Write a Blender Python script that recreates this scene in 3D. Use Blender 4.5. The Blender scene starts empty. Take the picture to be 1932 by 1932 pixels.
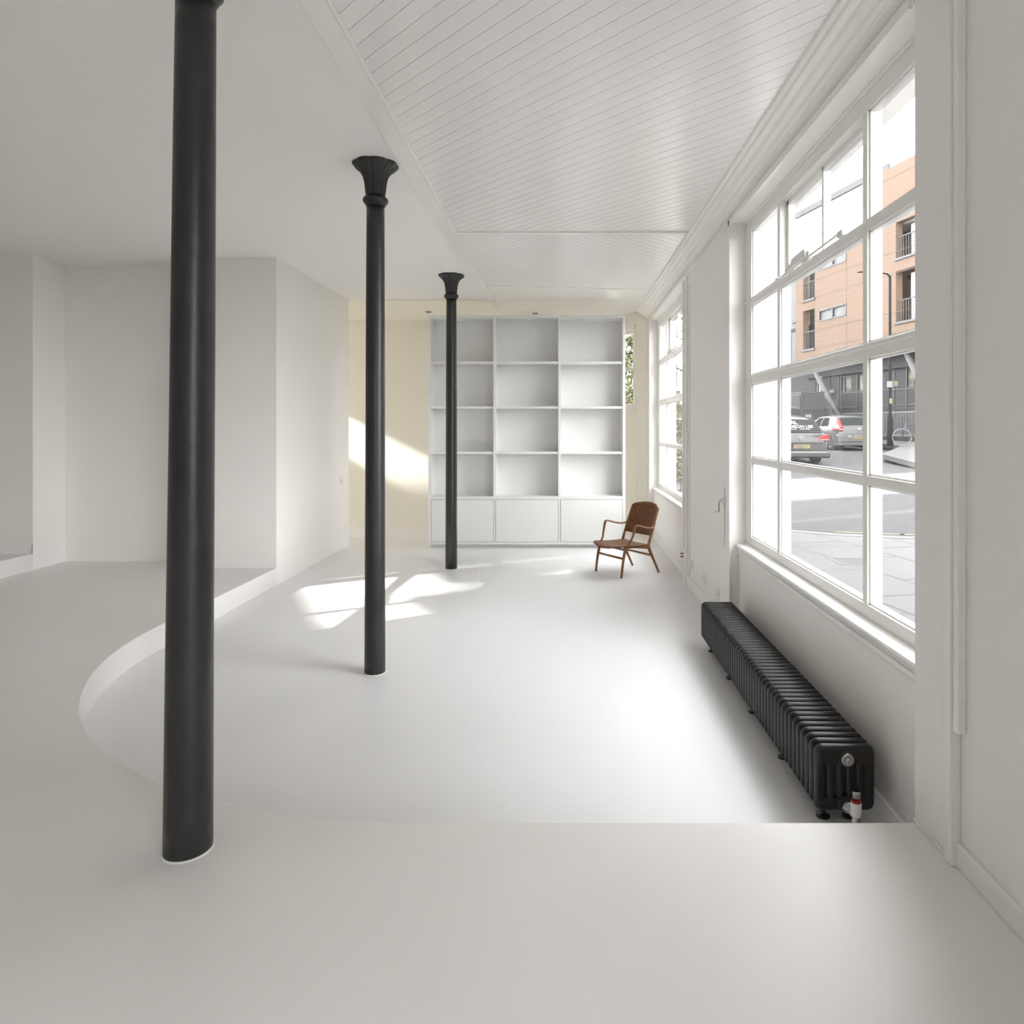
import bpy, bmesh, math, random
from mathutils import Vector, Matrix
random.seed(7)
PI = math.pi
C = bpy.context.scene.collection
SC = bpy.context.scene

# ---------------------------------------------------------------- camera, sky, sun, exposure
cam = bpy.data.cameras.new('camera'); camo = bpy.data.objects.new('camera', cam); C.objects.link(camo)
cam.sensor_width = 36; cam.lens = 24.0
cam.shift_x = -0.04866; cam.shift_y = -0.08333
cam.clip_start = 0.05; cam.clip_end = 400
camo.location = (0, 0, 1.56); camo.rotation_euler = (PI/2, 0, 0)
SC.camera = camo
SC.view_settings.view_transform = 'Standard'; SC.view_settings.look = 'None'
SC.view_settings.gamma = 1; SC.view_settings.use_curve_mapping = False
SC.view_settings.exposure = 1.43
SC.cycles.use_denoising = True
SC.cycles.max_bounces = 14; SC.cycles.diffuse_bounces = 9; SC.cycles.glossy_bounces = 4
SC.cycles.transparent_max_bounces = 16; SC.cycles.transmission_bounces = 6
SC.cycles.sample_clamp_indirect = 8
SC.cycles.caustics_reflective = False; SC.cycles.caustics_refractive = False

w = bpy.data.worlds.new('sky'); SC.world = w; w.use_nodes = True
bg = w.node_tree.nodes['Background']
bg.inputs[0].default_value = (0.985, 0.98, 1.0, 1); bg.inputs[1].default_value = 5.5

SUN_EL = math.radians(28.8)
sa = (0.877*math.cos(SUN_EL), 0.48*math.cos(SUN_EL), math.sin(SUN_EL))   # towards the sun
sl = bpy.data.lights.new('sun', 'SUN'); sl.energy = 17.0; sl.angle = math.radians(0.9); sl.color = (1, 0.96, 0.9)
so = bpy.data.objects.new('sun', sl); C.objects.link(so)
so.rotation_euler = Vector(sa).to_track_quat('Z', 'Y').to_euler()

def portal(loc, rot, sx, sy):
    l = bpy.data.lights.new('window_portal', 'AREA'); l.shape = 'RECTANGLE'; l.size = sx; l.size_y = sy
    l.cycles.is_portal = True
    o = bpy.data.objects.new('window_portal', l); C.objects.link(o); o.location = loc; o.rotation_euler = rot
for yc, ww in ((3.70, 2.6), (8.25, 2.6), (-1.6, 2.6)):
    portal((1.62, yc, 1.87), (0, PI/2, 0), 2.4, ww)

portal((-7.0, 9.95, 3.40), (0, 0, 0), 1.0, 0.7)
# added spot throwing the streak on the rear wall through an added ceiling opening
rl = bpy.data.lights.new('streak_spot', 'SPOT'); rl.energy = 9500; rl.spot_size = math.radians(16); rl.spot_blend = 0.3; rl.shadow_soft_size = 0.12; rl.color = (1, 0.97, 0.92)
ro = bpy.data.objects.new('streak_spot', rl); C.objects.link(ro)
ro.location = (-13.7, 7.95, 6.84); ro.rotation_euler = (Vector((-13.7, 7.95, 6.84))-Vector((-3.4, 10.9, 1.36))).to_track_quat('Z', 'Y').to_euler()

# ---------------------------------------------------------------- materials
MATS = {}
def mat(name, col, rough=0.5, metal=0.0, spec=0.5, bump=0.0, bscale=20.0, emit=None, coat=0.0, var=0.0, vscale=5.0, stretch=None, detail=3):
    if name in MATS: return MATS[name]
    m = bpy.data.materials.new(name); m.use_nodes = True; nt = m.node_tree; b = nt.nodes['Principled BSDF']
    b.inputs['Base Color'].default_value = (*col, 1); b.inputs['Roughness'].default_value = rough
    b.inputs['Metallic'].default_value = metal; b.inputs['Specular IOR Level'].default_value = spec
    b.inputs['Coat Weight'].default_value = coat
    tc = nt.nodes.new('ShaderNodeTexCoord'); mp = nt.nodes.new('ShaderNodeMapping')
    nt.links.new(tc.outputs['Object'], mp.inputs[0])
    if stretch: mp.inputs['Scale'].default_value = stretch
    if var > 0:
        n = nt.nodes.new('ShaderNodeTexNoise'); n.inputs['Scale'].default_value = vscale; n.inputs['Detail'].default_value = detail
        nt.links.new(mp.outputs[0], n.inputs['Vector'])
        r = nt.nodes.new('ShaderNodeMapRange'); r.inputs[1].default_value = 0.3; r.inputs[2].default_value = 0.7
        r.inputs[3].default_value = 1 - var; r.inputs[4].default_value = 1 + var
        nt.links.new(n.outputs[0], r.inputs[0])
        mx = nt.nodes.new('ShaderNodeVectorMath'); mx.operation = 'SCALE'; mx.inputs[0].default_value = col
        nt.links.new(r.outputs[0], mx.inputs['Scale']); nt.links.new(mx.outputs[0], b.inputs['Base Color'])
    if bump > 0:
        n2 = nt.nodes.new('ShaderNodeTexNoise'); n2.inputs['Scale'].default_value = bscale; n2.inputs['Detail'].default_value = 4
        nt.links.new(mp.outputs[0], n2.inputs['Vector'])
        bp = nt.nodes.new('ShaderNodeBump'); bp.inputs['Strength'].default_value = bump; bp.inputs['Distance'].default_value = 0.01
        nt.links.new(n2.outputs[0], bp.inputs['Height']); nt.links.new(bp.outputs[0], b.inputs['Normal'])
    MATS[name] = m; return m

WALL = mat('wall_paint', (0.88, 0.862, 0.838), 0.6, spec=0.3, bump=0.03, bscale=6)
CREAM = mat('cream_wall_paint', (0.87, 0.845, 0.775), 0.6, spec=0.3)
WALLG = mat('wall_gloss', (0.89, 0.88, 0.865), 0.35, spec=0.4)
WOODW = mat('white_joinery', (0.86, 0.85, 0.825), 0.32, spec=0.5, bump=0.04, bscale=8)
CEIL = mat('ceiling_paint', (0.88, 0.862, 0.84), 0.65, spec=0.25)
BOARD = mat('gloss_board_paint', (0.87, 0.86, 0.845), 0.22, spec=0.5, bump=0.05, bscale=5)
FLOOR = mat('poured_floor', (0.775, 0.775, 0.785), 0.38, spec=0.32, var=0.008, vscale=1.2, bump=0.02, bscale=3)
FLOOR2 = mat('poured_floor_upper', (0.80, 0.785, 0.77), 0.38, spec=0.32, var=0.01, vscale=1.2, bump=0.02, bscale=3)
IRON = mat('black_iron', (0.022, 0.022, 0.023), 0.36, spec=0.5, bump=0.35, bscale=9, var=0.15, vscale=4)
RAD = mat('black_radiator', (0.012, 0.012, 0.013), 0.33, spec=0.45)
CHROME = mat('chrome', (0.42, 0.41, 0.40), 0.25, metal=1.0)
BRASS = mat('brass', (0.6, 0.38, 0.16), 0.3, metal=1.0)
SHELFM = mat('shelf_lacquer', (0.75, 0.75, 0.735), 0.4, spec=0.35)
DARK = mat('dark_gap', (0.05, 0.05, 0.05), 0.7)
PLAST = mat('white_plastic', (0.8, 0.8, 0.78), 0.35)
WALNUT = mat('walnut', (0.17, 0.07, 0.03), 0.45, spec=0.25, var=0.3, vscale=9, stretch=(6, 6, 0.8), detail=6)
BEECH = mat('teak_frame', (0.27, 0.125, 0.052), 0.38, spec=0.5, var=0.18, vscale=12, stretch=(4, 4, 1))

def glass_mat(name, tint=(1, 1, 1), refl=1.0, fr=0.035):
    m = bpy.data.materials.new(name); m.use_nodes = True; nt = m.node_tree; nt.nodes.clear()
    o = nt.nodes.new('ShaderNodeOutputMaterial'); t = nt.nodes.new('ShaderNodeBsdfTransparent'); g = nt.nodes.new('ShaderNodeBsdfGlossy')
    t.inputs[0].default_value = (*tint, 1); g.inputs['Roughness'].default_value = 0.0; g.inputs[0].default_value = (refl, refl, refl, 1)
    lw = nt.nodes.new('ShaderNodeLayerWeight'); lw.inputs[0].default_value = 0.5
    pw = nt.nodes.new('ShaderNodeMath'); pw.operation = 'POWER'; pw.inputs[1].default_value = 5.0; nt.links.new(lw.outputs['Facing'], pw.inputs[0])
    f = nt.nodes.new('ShaderNodeMath'); f.operation = 'MULTIPLY_ADD'; f.inputs[1].default_value = 0.85; f.inputs[2].default_value = fr; nt.links.new(pw.outputs[0], f.inputs[0])
    mx = nt.nodes.new('ShaderNodeMixShader'); nt.links.new(f.outputs[0], mx.inputs[0])
    nt.links.new(t.outputs[0], mx.inputs[1]); nt.links.new(g.outputs[0], mx.inputs[2]); nt.links.new(mx.outputs[0], o.inputs[0])
    return m
GLASS = glass_mat('window_glass', (0.97, 0.98, 0.975), 0.8, 0.03)

# ---------------------------------------------------------------- mesh helpers
class MB:
    def __init__(s): s.v = []; s.f = []; s.sm = []
    def add(s, vs, fs, smooth=False):
        n = len(s.v); s.v += [tuple(p) for p in vs]; s.f += [tuple(i+n for i in f) for f in fs]; s.sm += [smooth]*len(fs); return s
    def box(s, x0, x1, y0, y1, z0, z1, M=None):
        vs = [(x, y, z) for x in (x0, x1) for y in (y0, y1) for z in (z0, z1)]
        if M is not None: vs = [M @ Vector(p) for p in vs]
        return s.add(vs, [(0,1,3,2),(4,6,7,5),(0,4,5,1),(2,3,7,6),(0,2,6,4),(1,5,7,3)])
    def prism(s, poly, axis, a, b, M=None, smooth=False):
        # poly: 2D points; axis: the extrusion axis; remaining axes in order x,y,z
        def P(u, v, t):
            p = {0: (t, u, v), 1: (u, t, v), 2: (u, v, t)}[axis]
            return tuple(M @ Vector(p)) if M is not None else p
        n = len(poly)
        s.add([P(u, v, a) for u, v in poly] + [P(u, v, b) for u, v in poly],
              [tuple(range(n))[::-1], tuple(range(n, 2*n))])
        k = len(s.v) - 2*n
        for i in range(n):
            j = (i+1) % n; s.f.append((k+i, k+j, k+n+j, k+n+i)); s.sm.append(smooth)
        return s
    def loft(s, rings, closed=True, caps=True, smooth=True):
        n = len(rings[0]); vs = [p for r in rings for p in r]; fs = []
        for a in range(len(rings)-1):
            for i in range(n if closed else n-1):
                j = (i+1) % n; fs.append((a*n+i, a*n+j, (a+1)*n+j, (a+1)*n+i))
        s.add(vs, fs, smooth)
        if caps and closed:
            k = len(s.v)-len(vs); s.f.append(tuple(k+i for i in range(n))[::-1]); s.f.append(tuple(k+(len(rings)-1)*n+i for i in range(n))); s.sm += [False, False]
        return s
    def lathe(s, prof, c=(0, 0, 0), seg=32, axis='z', M=None, fn=None, caps=True):
        rings = []
        for r, h in prof:
            ring = []
            for i in range(seg):
                a = 2*PI*i/seg; rr = r if fn is None else fn(a, r, h)
                u, v = rr*math.cos(a), rr*math.sin(a)
                p = {'z': (u, v, h), 'y': (u, h, v), 'x': (h, u, v)}[axis]
                p = Vector((p[0]+c[0], p[1]+c[1], p[2]+c[2]))
                ring.append(M @ p if M is not None else p)
            rings.append(ring)
        return s.loft(rings, caps=caps)
    def tube(s, pts, rad, seg=10, sy=1.0, up=None):
        pts = [Vector(p) for p in pts]; n = len(pts)
        rads = rad if isinstance(rad, (list, tuple)) else [rad]*n
        rings = []; prev = None
        for i in range(n):
            t = (pts[min(i+1, n-1)] - pts[max(i-1, 0)]).normalized()
            u = Vector(up) if up is not None else (prev if prev is not None else (Vector((0, 0, 1)) if abs(t.z) < 0.9 else Vector((1, 0, 0))))
            u = (u - t*u.dot(t))
            if u.length < 1e-4: u = Vector((1, 0, 0)) - t*t.x
            u.normalize(); v = t.cross(u); prev = u
            r = rads[i]; ra, rb = (r if isinstance(r, tuple) else (r, r*sy))
            rings.append([pts[i] + u*math.cos(2*PI*k/seg)*ra + v*math.sin(2*PI*k/seg)*rb for k in range(seg)])
        return s.loft(rings)
    def build(s, name, m, parent=None, bevel=0.0, kind=None, bseg=2):
        me = bpy.data.meshes.new(name); me.from_pydata([tuple(p) for p in s.v], [], s.f)
        for p, q in zip(me.polygons, s.sm): p.use_smooth = q
        me.materials.append(m); me.update()
        bm = bmesh.new(); bm.from_mesh(me); bmesh.ops.recalc_face_normals(bm, faces=bm.faces); bm.to_mesh(me); bm.free()
        o = bpy.data.objects.new(name, me); C.objects.link(o)
        if parent is not None:
            o.parent = parent
            R = parent
            L = Matrix.Identity(4)
            chain = []
            while R is not None: chain.append(R); R = R.parent
            for q in chain[::-1]:
                L = L @ q.matrix_parent_inverse @ q.matrix_basis
            o.matrix_parent_inverse = L.inverted()
        if bevel > 0:
            b = o.modifiers.new('bevel', 'BEVEL'); b.width = bevel; b.segments = bseg; b.limit_method = 'ANGLE'; b.angle_limit = math.radians(40)
        if kind: o['kind'] = kind
        return o

def empty(name, loc, label=None, cat=None, group=None, kind=None, rotz=0):
    o = bpy.data.objects.new(name, None); C.objects.link(o); o.location = loc; o.rotation_euler = (0, 0, rotz); o.empty_display_size = 0.1
    if label: o['label'] = label
    if cat: o['category'] = cat
    if group: o['group'] = group
    if kind: o['kind'] = kind
    return o
def tag(o, label, cat, group=None):
    o['label'] = label; o['category'] = cat
    if group: o['group'] = group
    return o
def struct(name, mb, m, label=None, bevel=0.0, parent=None):
    o = mb.build(name, m, parent, bevel); o['kind'] = 'structure'
    if label: o['label'] = label
    return o
def bx(*a): return MB().box(*a)

# ---------------------------------------------------------------- the room: floors
ZC = 3.225          # ceiling height
f = MB(); f.prism([(-2.9, 2.2), (1.33, 2.2), (1.33, 9.8), (0.95, 10.3), (0.42, 10.95), (-1.70, 10.95), (-1.70, 8.72), (-2.9, 8.72)], 2, -0.30, 0.0)
struct('floor', f, FLOOR, 'pale grey poured resin floor of the lower level')
f = MB(); f.box(-8.0, -1.60, 8.60, 11.3, -0.40, -0.215)
struct('floor_rear', f, FLOOR, 'floor of the lower area behind the end of the left wall')
arc = [(-0.49 + 2.32*math.cos(a), 4.72 + 2.32*math.sin(a)) for a in [-PI/2 - PI/2*i/48 for i in range(49)]]
poly = [(1.30, -3.1), (1.30, 2.40)] + arc + [(-2.81, 7.2), (-9.2, 7.2), (-9.2, -3.1)]
f = MB(); f.prism(poly, 2, -0.2, 0.17)
struct('floor_raised', f, FLOOR2, 'raised pale floor with a curved step edge around the lower level', bevel=0.007)
f = bx(-9.2, -5.13, -3.1, 7.0, 0.10, 0.33)
struct('floor_left', f, FLOOR2, 'second raised floor step along the far left side', bevel=0.006)

# ---------------------------------------------------------------- left walls
f = MB(); f.prism([(-2.81, 6.72), (-2.81, 9.0), (-9.2, 9.0), (-9.2, 6.62), (-5.13, 6.62), (-5.13, 7.05), (-3.65, 7.05), (-3.65, 6.72)], 2, -0.35, ZC+0.05)
struct('wall_left', f, WALL, 'white left wall with shallow recess and bright side face')
def skirting(name, boxes, m=WALLG): 
    q = MB()
    for b in boxes: q.box(*b)
    return struct(name, q, m)
skirting('baseboard_left', [(-2.815, -2.806, 6.716, 9.004, 0.0, 0.252), (-3.65, -2.8065, 6.714, 6.725, 0.16, 0.252),
                            (-9.2, -5.128, 6.614, 6.625, 0.32, 0.414), (-5.135, -5.126, 6.614, 7.05, 0.16, 0.414)])
struct('wall_far_left', bx(-9.3, -9.1, -3.2, 6.7, 0, ZC+0.1), WALL)
# wall behind the camera
q = MB(); q.box(-9.3, 1.6, -3.2, -3.0, 0, ZC+0.1)
struct('wall_back', q, WALL)

# ---------------------------------------------------------------- rear area
q = MB(); q.box(-8.0, 0.60, 10.90, 11.05, -0.4, 3.4)
struct('wall_rear', q, CREAM, 'cream rear wall crossed by a slanting streak of light')
skirting('baseboard_rear', [(-7.9, -1.0, 10.885, 10.90, -0.215, -0.045)], WALLG)
# unseen end wall of the rear area on the left
q2 = MB(); q2.box(-7.7, -7.5, 9.0, 11.0, -0.3, 3.24)
struct('wall_rear_left', q2, CREAM)

# chamfered corner wall with the small window (window_3)
P0 = Vector((1.26, 9.70, 0)); P1 = Vector((0.44, 10.92, 0)); dch = (P1-P0).normalized(); nch = Vector((-dch.y, dch.x, 0))
if nch.y > 0: nch = -nch                       # faces the room
MCH = Matrix.Translation(P0) @ Matrix(((dch.x, -nch.x, 0, 0), (dch.y, -nch.y, 0, 0), (0, 0, 1, 0), (0, 0, 0, 1)))  # x along, y outwards
LCH = (P1-P0).length
wz0, wz1, wx0, wx1 = 1.87, 2.97, 0.375, 1.05
q = MB()
q.box(-0.02, wx0, 0, 0.22, -0.1, 3.4, MCH); q.box(wx1, LCH, 0, 0.22, -0.1, 3.4, MCH)
q.box(wx0, wx1, 0, 0.22, -0.1, wz0, MCH); q.box(wx0, wx1, 0, 0.22, wz1, 3.4, MCH)
struct('wall_corner', q, CREAM, 'narrow cream corner wall with a small garden window')
q = MB()
q.box(wx0-0.05, wx0, -0.012, 0, wz0-0.08, wz1+0.09, MCH); q.box(wx0-0.05, wx1, -0.018, 0, wz1+0.04, wz1+0.09, MCH); q.box(wx0-0.05, wx1, -0.012, 0, wz0-0.05, wz0, MCH)
q.box(wx0-0.075, wx0-0.06, -0.012, 0, 0.0, wz0-0.12, MCH)
q.box(wx0-0.075, wx1, -0.012, 0, wz0-0.135, wz0-0.12, MCH)
q.box(wx0-0.30, wx0-0.288, -0.006, 0, 0, 3.2, MCH)
struct('trim_1', q, WOODW)
q = MB()
for a in ((wx0, wx0+0.03, wz0, wz1), (wx1-0.03, wx1, wz0, wz1), (wx0, wx1, wz0, wz0+0.03), (wx0, wx1, wz1-0.03, wz1), (wx0, wx1, 2.395, 2.435)):
    q.box(a[0], a[1], 0.04, 0.09, a[2], a[3], MCH)
w3 = struct('window_3', q, WOODW, 'small two-pane window on the garden shrub beside the shelving')
for z0, z1 in ((wz0+0.03, 2.395), (2.435, wz1-0.03)):
    MB().box(wx0+0.03, wx1-0.03, 0.06, 0.064, z0, z1, MCH).build('glass_pane', GLASS, w3)

# ---------------------------------------------------------------- right wall
XO = 1.60
q = MB()
q.box(1.26, XO, -0.30, 2.19, 0.1, ZC+0.1)                       # near wall
q.box(1.245, XO, 2.19, 2.41, 0.0, ZC+0.1)                       # pilaster
q.box(1.24, XO, 4.99, 6.95, 0, ZC+0.1)                          # pier between the windows
q.box(1.24, XO, 9.56, 9.80, 0, ZC+0.1)
q.box(1.29, 1.44, 2.41, 4.99, 0, 0.665); q.box(1.44, XO, 2.41, 4.99, 0, 0.58)                           # aprons
q.box(1.29, 1.44, 6.95, 9.56, 0, 0.665); q.box(1.44, XO, 6.95, 9.56, 0, 0.58)
q.box(1.24, XO, 2.41, 4.99, 3.05, ZC+0.1); q.box(1.24, XO, 6.95, 9.56, 3.05, ZC+0.1)
q.box(1.26, XO, -3.2, -2.9, 0, ZC+0.1); q.box(1.26, XO, -2.9, -0.30, 0, 0.75); q.box(1.26, XO, -2.9, -0.30, 3.05, ZC+0.1)
struct('wall_right', q, WALL, 'white window wall on the right side', bevel=0.004)
q = MB()
for y0, y1, x in ((2.41, 4.99, 1.29), (6.95, 9.56, 1.29)): q.box(x-0.014, x, y0, y1, 0, 0.075)
q.box(1.226, 1.24, 5.0, 6.95, 0, 0.11)
q.box(1.245, 1.26, -0.3, 2.155, 0.17, 0.245); q.box(1.238, 1.245, 2.19, 2.41, 0.17, 0.18)
struct('baseboard_right', q, WALLG, bevel=0.004)

# vertical beads and casings
q = MB()
q.box(1.225, 1.26, 2.155, 2.19, 0.17, ZC); q.box(1.233, 1.26, 2.125, 2.155, 0.6, ZC)
q.box(1.215, 1.24, 6.70, 6.755, 0, 3.12); q.box(1.224, 1.24, 6.90, 6.955, 0, 3.1); q.box(1.230, 1.24, 6.60, 6.63, 0.11, 2.95)
q.box(1.222, 1.24, 4.985, 5.025, 0, 3.10); q.box(1.232, 1.24, 5.05, 5.075, 0.1, 3.08)
q.box(1.222, 1.24, 9.55, 9.60, 0, 3.10)
struct('trim_2', q, WOODW, bevel=0.006)
# cornice along the window wall
prof = [(1.262, 3.225), (1.075, 3.225), (1.078, 3.205), (1.098, 3.198), (1.105, 3.185), (1.135, 3.178), (1.150, 3.160), (1.178, 3.150), (1.185, 3.136), (1.205, 3.130), (1.214, 3.115), (1.214, 3.102), (1.24, 3.098), (1.262, 3.098)]
q = MB(); q.prism(prof, 1, -3.0, 9.80)
q.box(1.222, 1.24, 2.41, 9.6, 3.035, 3.075)
struct('trim_3', q, WOODW, 'moulded white cornice above the windows')

# ---------------------------------------------------------------- ceiling
q = MB(); q.box(-9.2, -1.0, -3.1, 8.95, ZC, ZC+0.12)
struct('ceiling', q, CEIL, 'flat white plaster ceiling')
q = MB(); q.box(-6.5, 1.7, 8.95, 11.1, ZC+0.022, ZC+0.14); q.box(-9.2, -7.5, 8.95, 11.1, ZC+0.022, ZC+0.14); q.box(-7.5, -6.5, 10.3, 11.1, ZC+0.022, ZC+0.14); q.box(-7.5, -6.5, 8.95, 9.6, ZC+0.022, ZC+0.14); q.box(-9.2, -1.0, 8.93, 8.97, ZC-0.0, ZC+0.12)  # opening left in the slab, added for the streak spot and rear daylight
struct('ceiling_rear', q, CREAM)
struct('ceiling_backing', bx(-1.02, 1.7, -3.1, 8.96, ZC+0.006, ZC+0.14), CEIL)
q = MB(); q.box(-1.022, -0.919, -3.1, 9.1, ZC-0.014, ZC+0.01); q.box(-0.919, -0.90, -3.1, 9.0, ZC-0.006, ZC+0.01)
struct('trim_4', q, WOODW, bevel=0.003)
q = MB(); q.box(-0.92, 1.10, 5.815, 5.85, ZC-0.016, ZC+0.01)
q.prism([(-0.92, 8.02), (1.10, 8.29), (1.10, 8.315), (-0.92, 8.045)], 2, ZC-0.012, ZC+0.01)
struct('trim_5', q, WOODW, bevel=0.004)

def clip(poly, nx, ny, d):          # keep nx*x+ny*y >= d
    out = []
    for i in range(len(poly)):
        a, b = poly[i], poly[(i+1) % len(poly)]
        da, db = nx*a[0]+ny*a[1]-d, nx*b[0]+ny*b[1]-d
        if da >= 0: out.append(a)
        if (da >= 0) != (db >= 0):
            t = da/(da-db); out.append((a[0]+(b[0]-a[0])*t, a[1]+(b[1]-a[1])*t))
    return out
def boards(mb, poly, nx, ny, pitch=0.082, gap=0.003):
    ds = [nx*x+ny*y for x, y in poly]; k = math.floor(min(ds)/pitch)
    while k*pitch < max(ds):
        p = clip(clip(poly, nx, ny, k*pitch+gap/2), -nx, -ny, -((k+1)*pitch-gap/2))
        if len(p) >= 3:
            n = len(p); b = clip(clip(poly, nx, ny, k*pitch-0.002+gap), -nx, -ny, -((k+1)*pitch+0.002-gap))
            mb.prism(p, 2, ZC, ZC+0.008)
        k += 1
r2 = math.sqrt(0.5)
q = MB()
boards(q, [(-0.915, -3.0), (1.11, -3.0), (1.11, 5.83), (-0.915, 5.83)], r2, r2)
boards(q, [(-0.915, 5.835), (1.11, 5.835), (1.11, 8.29), (-0.915, 8.03)], r2, -r2)
boards(q, [(-0.915, 8.04), (1.11, 8.30), (1.11, 9.75), (0.95, 10.2), (0.5, 10.85), (-0.915, 10.85)], r2, r2)
struct('ceiling_boards', q, BOARD, 'glossy white tongue and groove boards laid in a zigzag on the ceiling')
struct('roof', bx(-9.4, 1.75, -3.3, 9.0, ZC+0.14, ZC+0.3).box(-6.2, 1.75, 9.0, 11.3, ZC+0.14, ZC+0.3), CEIL)

# ---------------------------------------------------------------- windows
def window(n, Y0, Y1, label):
    W = empty('window_%d' % n, (1.37, (Y0+Y1)/2, 0.70), label, None, None, 'structure')
    D = Y1 - Y0; s = D - 2.58
    a0 = Y0+0.06; m1 = Y0+0.60; m1b = m1+0.045; m2 = Y1-0.775; m2b = m2+0.05; b1 = Y1-0.137     # glass limits
    x0, x1 = 1.345, 1.415
    fr = MB()
    fr.box(x0, x1, Y0, a0, 0.69, 3.05); fr.box(x0, x1, b1, Y1, 0.69, 3.05)
    fr.box(x0, x1, a0, b1, 0.69, 0.775); fr.box(x0, x1, a0, b1, 2.955, 3.05)
    fr.box(x0-0.012, x0, Y0, Y1, 3.03, 3.05)
    fr.build('window_frame', WOODW, W, 0.004)
    for ya, yb in ((m1, m1b), (m2, m2b)): MB().box(x0, x1, ya, yb, 0.775, 2.955).build('mullion', WOODW, W, 0.004)
    for zc, h in ((1.323, 0.042), (1.896, 0.070), (2.448, 0.052)):
        MB().box(x0+0.002, x1-0.002, a0, b1, zc-h/2, zc+h/2).build('transom', WOODW, W, 0.004)
    MB().box(x0-0.008, x0+0.01, a0-0.02, b1+0.02, 1.905, 1.926).build('meeting_rail', WOODW, W, 0.003)
    zs = [(0.775, 1.302), (1.344, 1.861), (1.931, 2.422), (2.474, 2.955)]
    cols = [(a0, m1), (m1b, m2), (m2b, b1)]
    for i, (z0, z1) in enumerate(zs):
        for j, (y0, y1) in enumerate(cols):
            if i == 3 and j == 1: continue
            # glazing bead and glass
            bd = MB()
            for (ya, yb, za, zb) in ((y0, y0+0.008, z0, z1), (y1-0.008, y1, z0, z1), (y0, y1, z0, z0+0.008), (y0, y1, z1-0.008, z1)):
                bd.box(1.358, 1.378, ya, yb, za, zb)
            g = MB().box(1.366, 1.370, y0+0.004, y1-0.004, z0+0.004, z1-0.004).build('glass_pane', GLASS, W)
            bd.build('glazing_bead', WOODW, g)
    # outward opening top casement with a central bar
    y0, y1 = m1b, m2; z0, z1 = 2.474, 2.955
    c = MB(); e = 0.035
    for (ya, yb, za, zb) in ((y0+0.004, y0+e, z0, z1-0.004), (y1-e, y1-0.004, z0, z1-0.004), (y0+0.004, y1-0.004, z0+0.0, z0+e-0.01), (y0+0.004, y1-0.004, z1-e, z1-0.004), ((y0+y1)/2-0.012, (y0+y1)/2+0.012, z0, z1-0.01)):
        c.box(1.388, 1.428, ya, yb, za, zb)
    cs = c.build('casement', WOODW, W, 0.003)
    for ya, yb in ((y0+e, (y0+y1)/2-0.012), ((y0+y1)/2+0.012, y1-e)):
        MB().box(1.405, 1.409, ya, yb, z0+e-0.01, z1-e).build('glass_pane', GLASS, cs)
    # opener: conduit along the transom, gearbox and arm
    yc = m2 - 0.50
    o = MB(); o.box(1.325, 1.372, yc-0.045, yc+0.06, 2.452, 2.508); o.box(1.312, 1.340, yc-0.02, yc+0.20, 2.478, 2.520)
    o.prism([(yc+0.02, 2.500), (yc+0.20, 2.478), (yc+0.33, 2.468), (yc+0.33, 2.488), (yc+0.16, 2.530), (yc+0.02, 2.535)], 0, 1.322, 1.352)
    op = o.build('window_opener', PLAST, W, 0.004)
    t = MB(); t.tube([(1.338, yc-0.42, 2.492), (1.338, yc-0.05, 2.484), (1.338, yc+0.1, 2.482), (1.338, m2b-0.04, 2.470), (1.338, Y1-0.06, 2.462), (1.325, Y1-0.01, 2.45)], 0.0055, 8)
    t.build('conduit', PLAST, op)
    MB().box(1.33, 1.352, yc-0.47, yc-0.41, 2.470, 2.500).build('bracket', PLAST, op, 0.003)
    MB().box(1.33, 1.352, m2-0.01, m2+0.05, 2.458, 2.482).build('bracket', PLAST, op, 0.003)
    # sill board
    sl_ = MB(); sl_.prism([(1.272, 0.682), (1.268, 0.694), (1.274, 0.705), (1.300, 0.708), (1.345, 0.718), (1.36, 0.718), (1.36, 0.66), (1.285, 0.66), (1.278, 0.668)], 1, Y0+0.002, Y1-0.002)
    sl_.build('window_sill', WOODW, W, 0.002)
    MB().prism([(1.282, 0.632), (1.279, 0.640), (1.282, 0.660), (1.292, 0.660), (1.292, 0.632)], 1, Y0+0.002, Y1-0.002).build('sill_moulding', WOODW, W)
    return W
window(1, 2.41, 4.99, 'large white multi-pane window above the black radiator')
window(2, 6.95, 9.56, 'white multi-pane window near the wooden armchair')
w4 = window(4, -2.9, -0.30, 'unseen multi-pane window behind the camera, added to light the room')  # window added out of view to bring daylight to the near room
# outer sill and stone surround
q = MB()
for y0, y1 in ((2.41, 4.99), (6.95, 9.56), (-2.9, -0.3)): q.prism([(1.415, 0.60), (1.415, 0.70), (1.43, 0.70), (1.64, 0.605), (1.64, 0.575), (1.60, 0.575), (1.60, 0.60)], 1, y0+0.001, y1-0.001)
struct('trim_6', q, WOODW)

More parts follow.
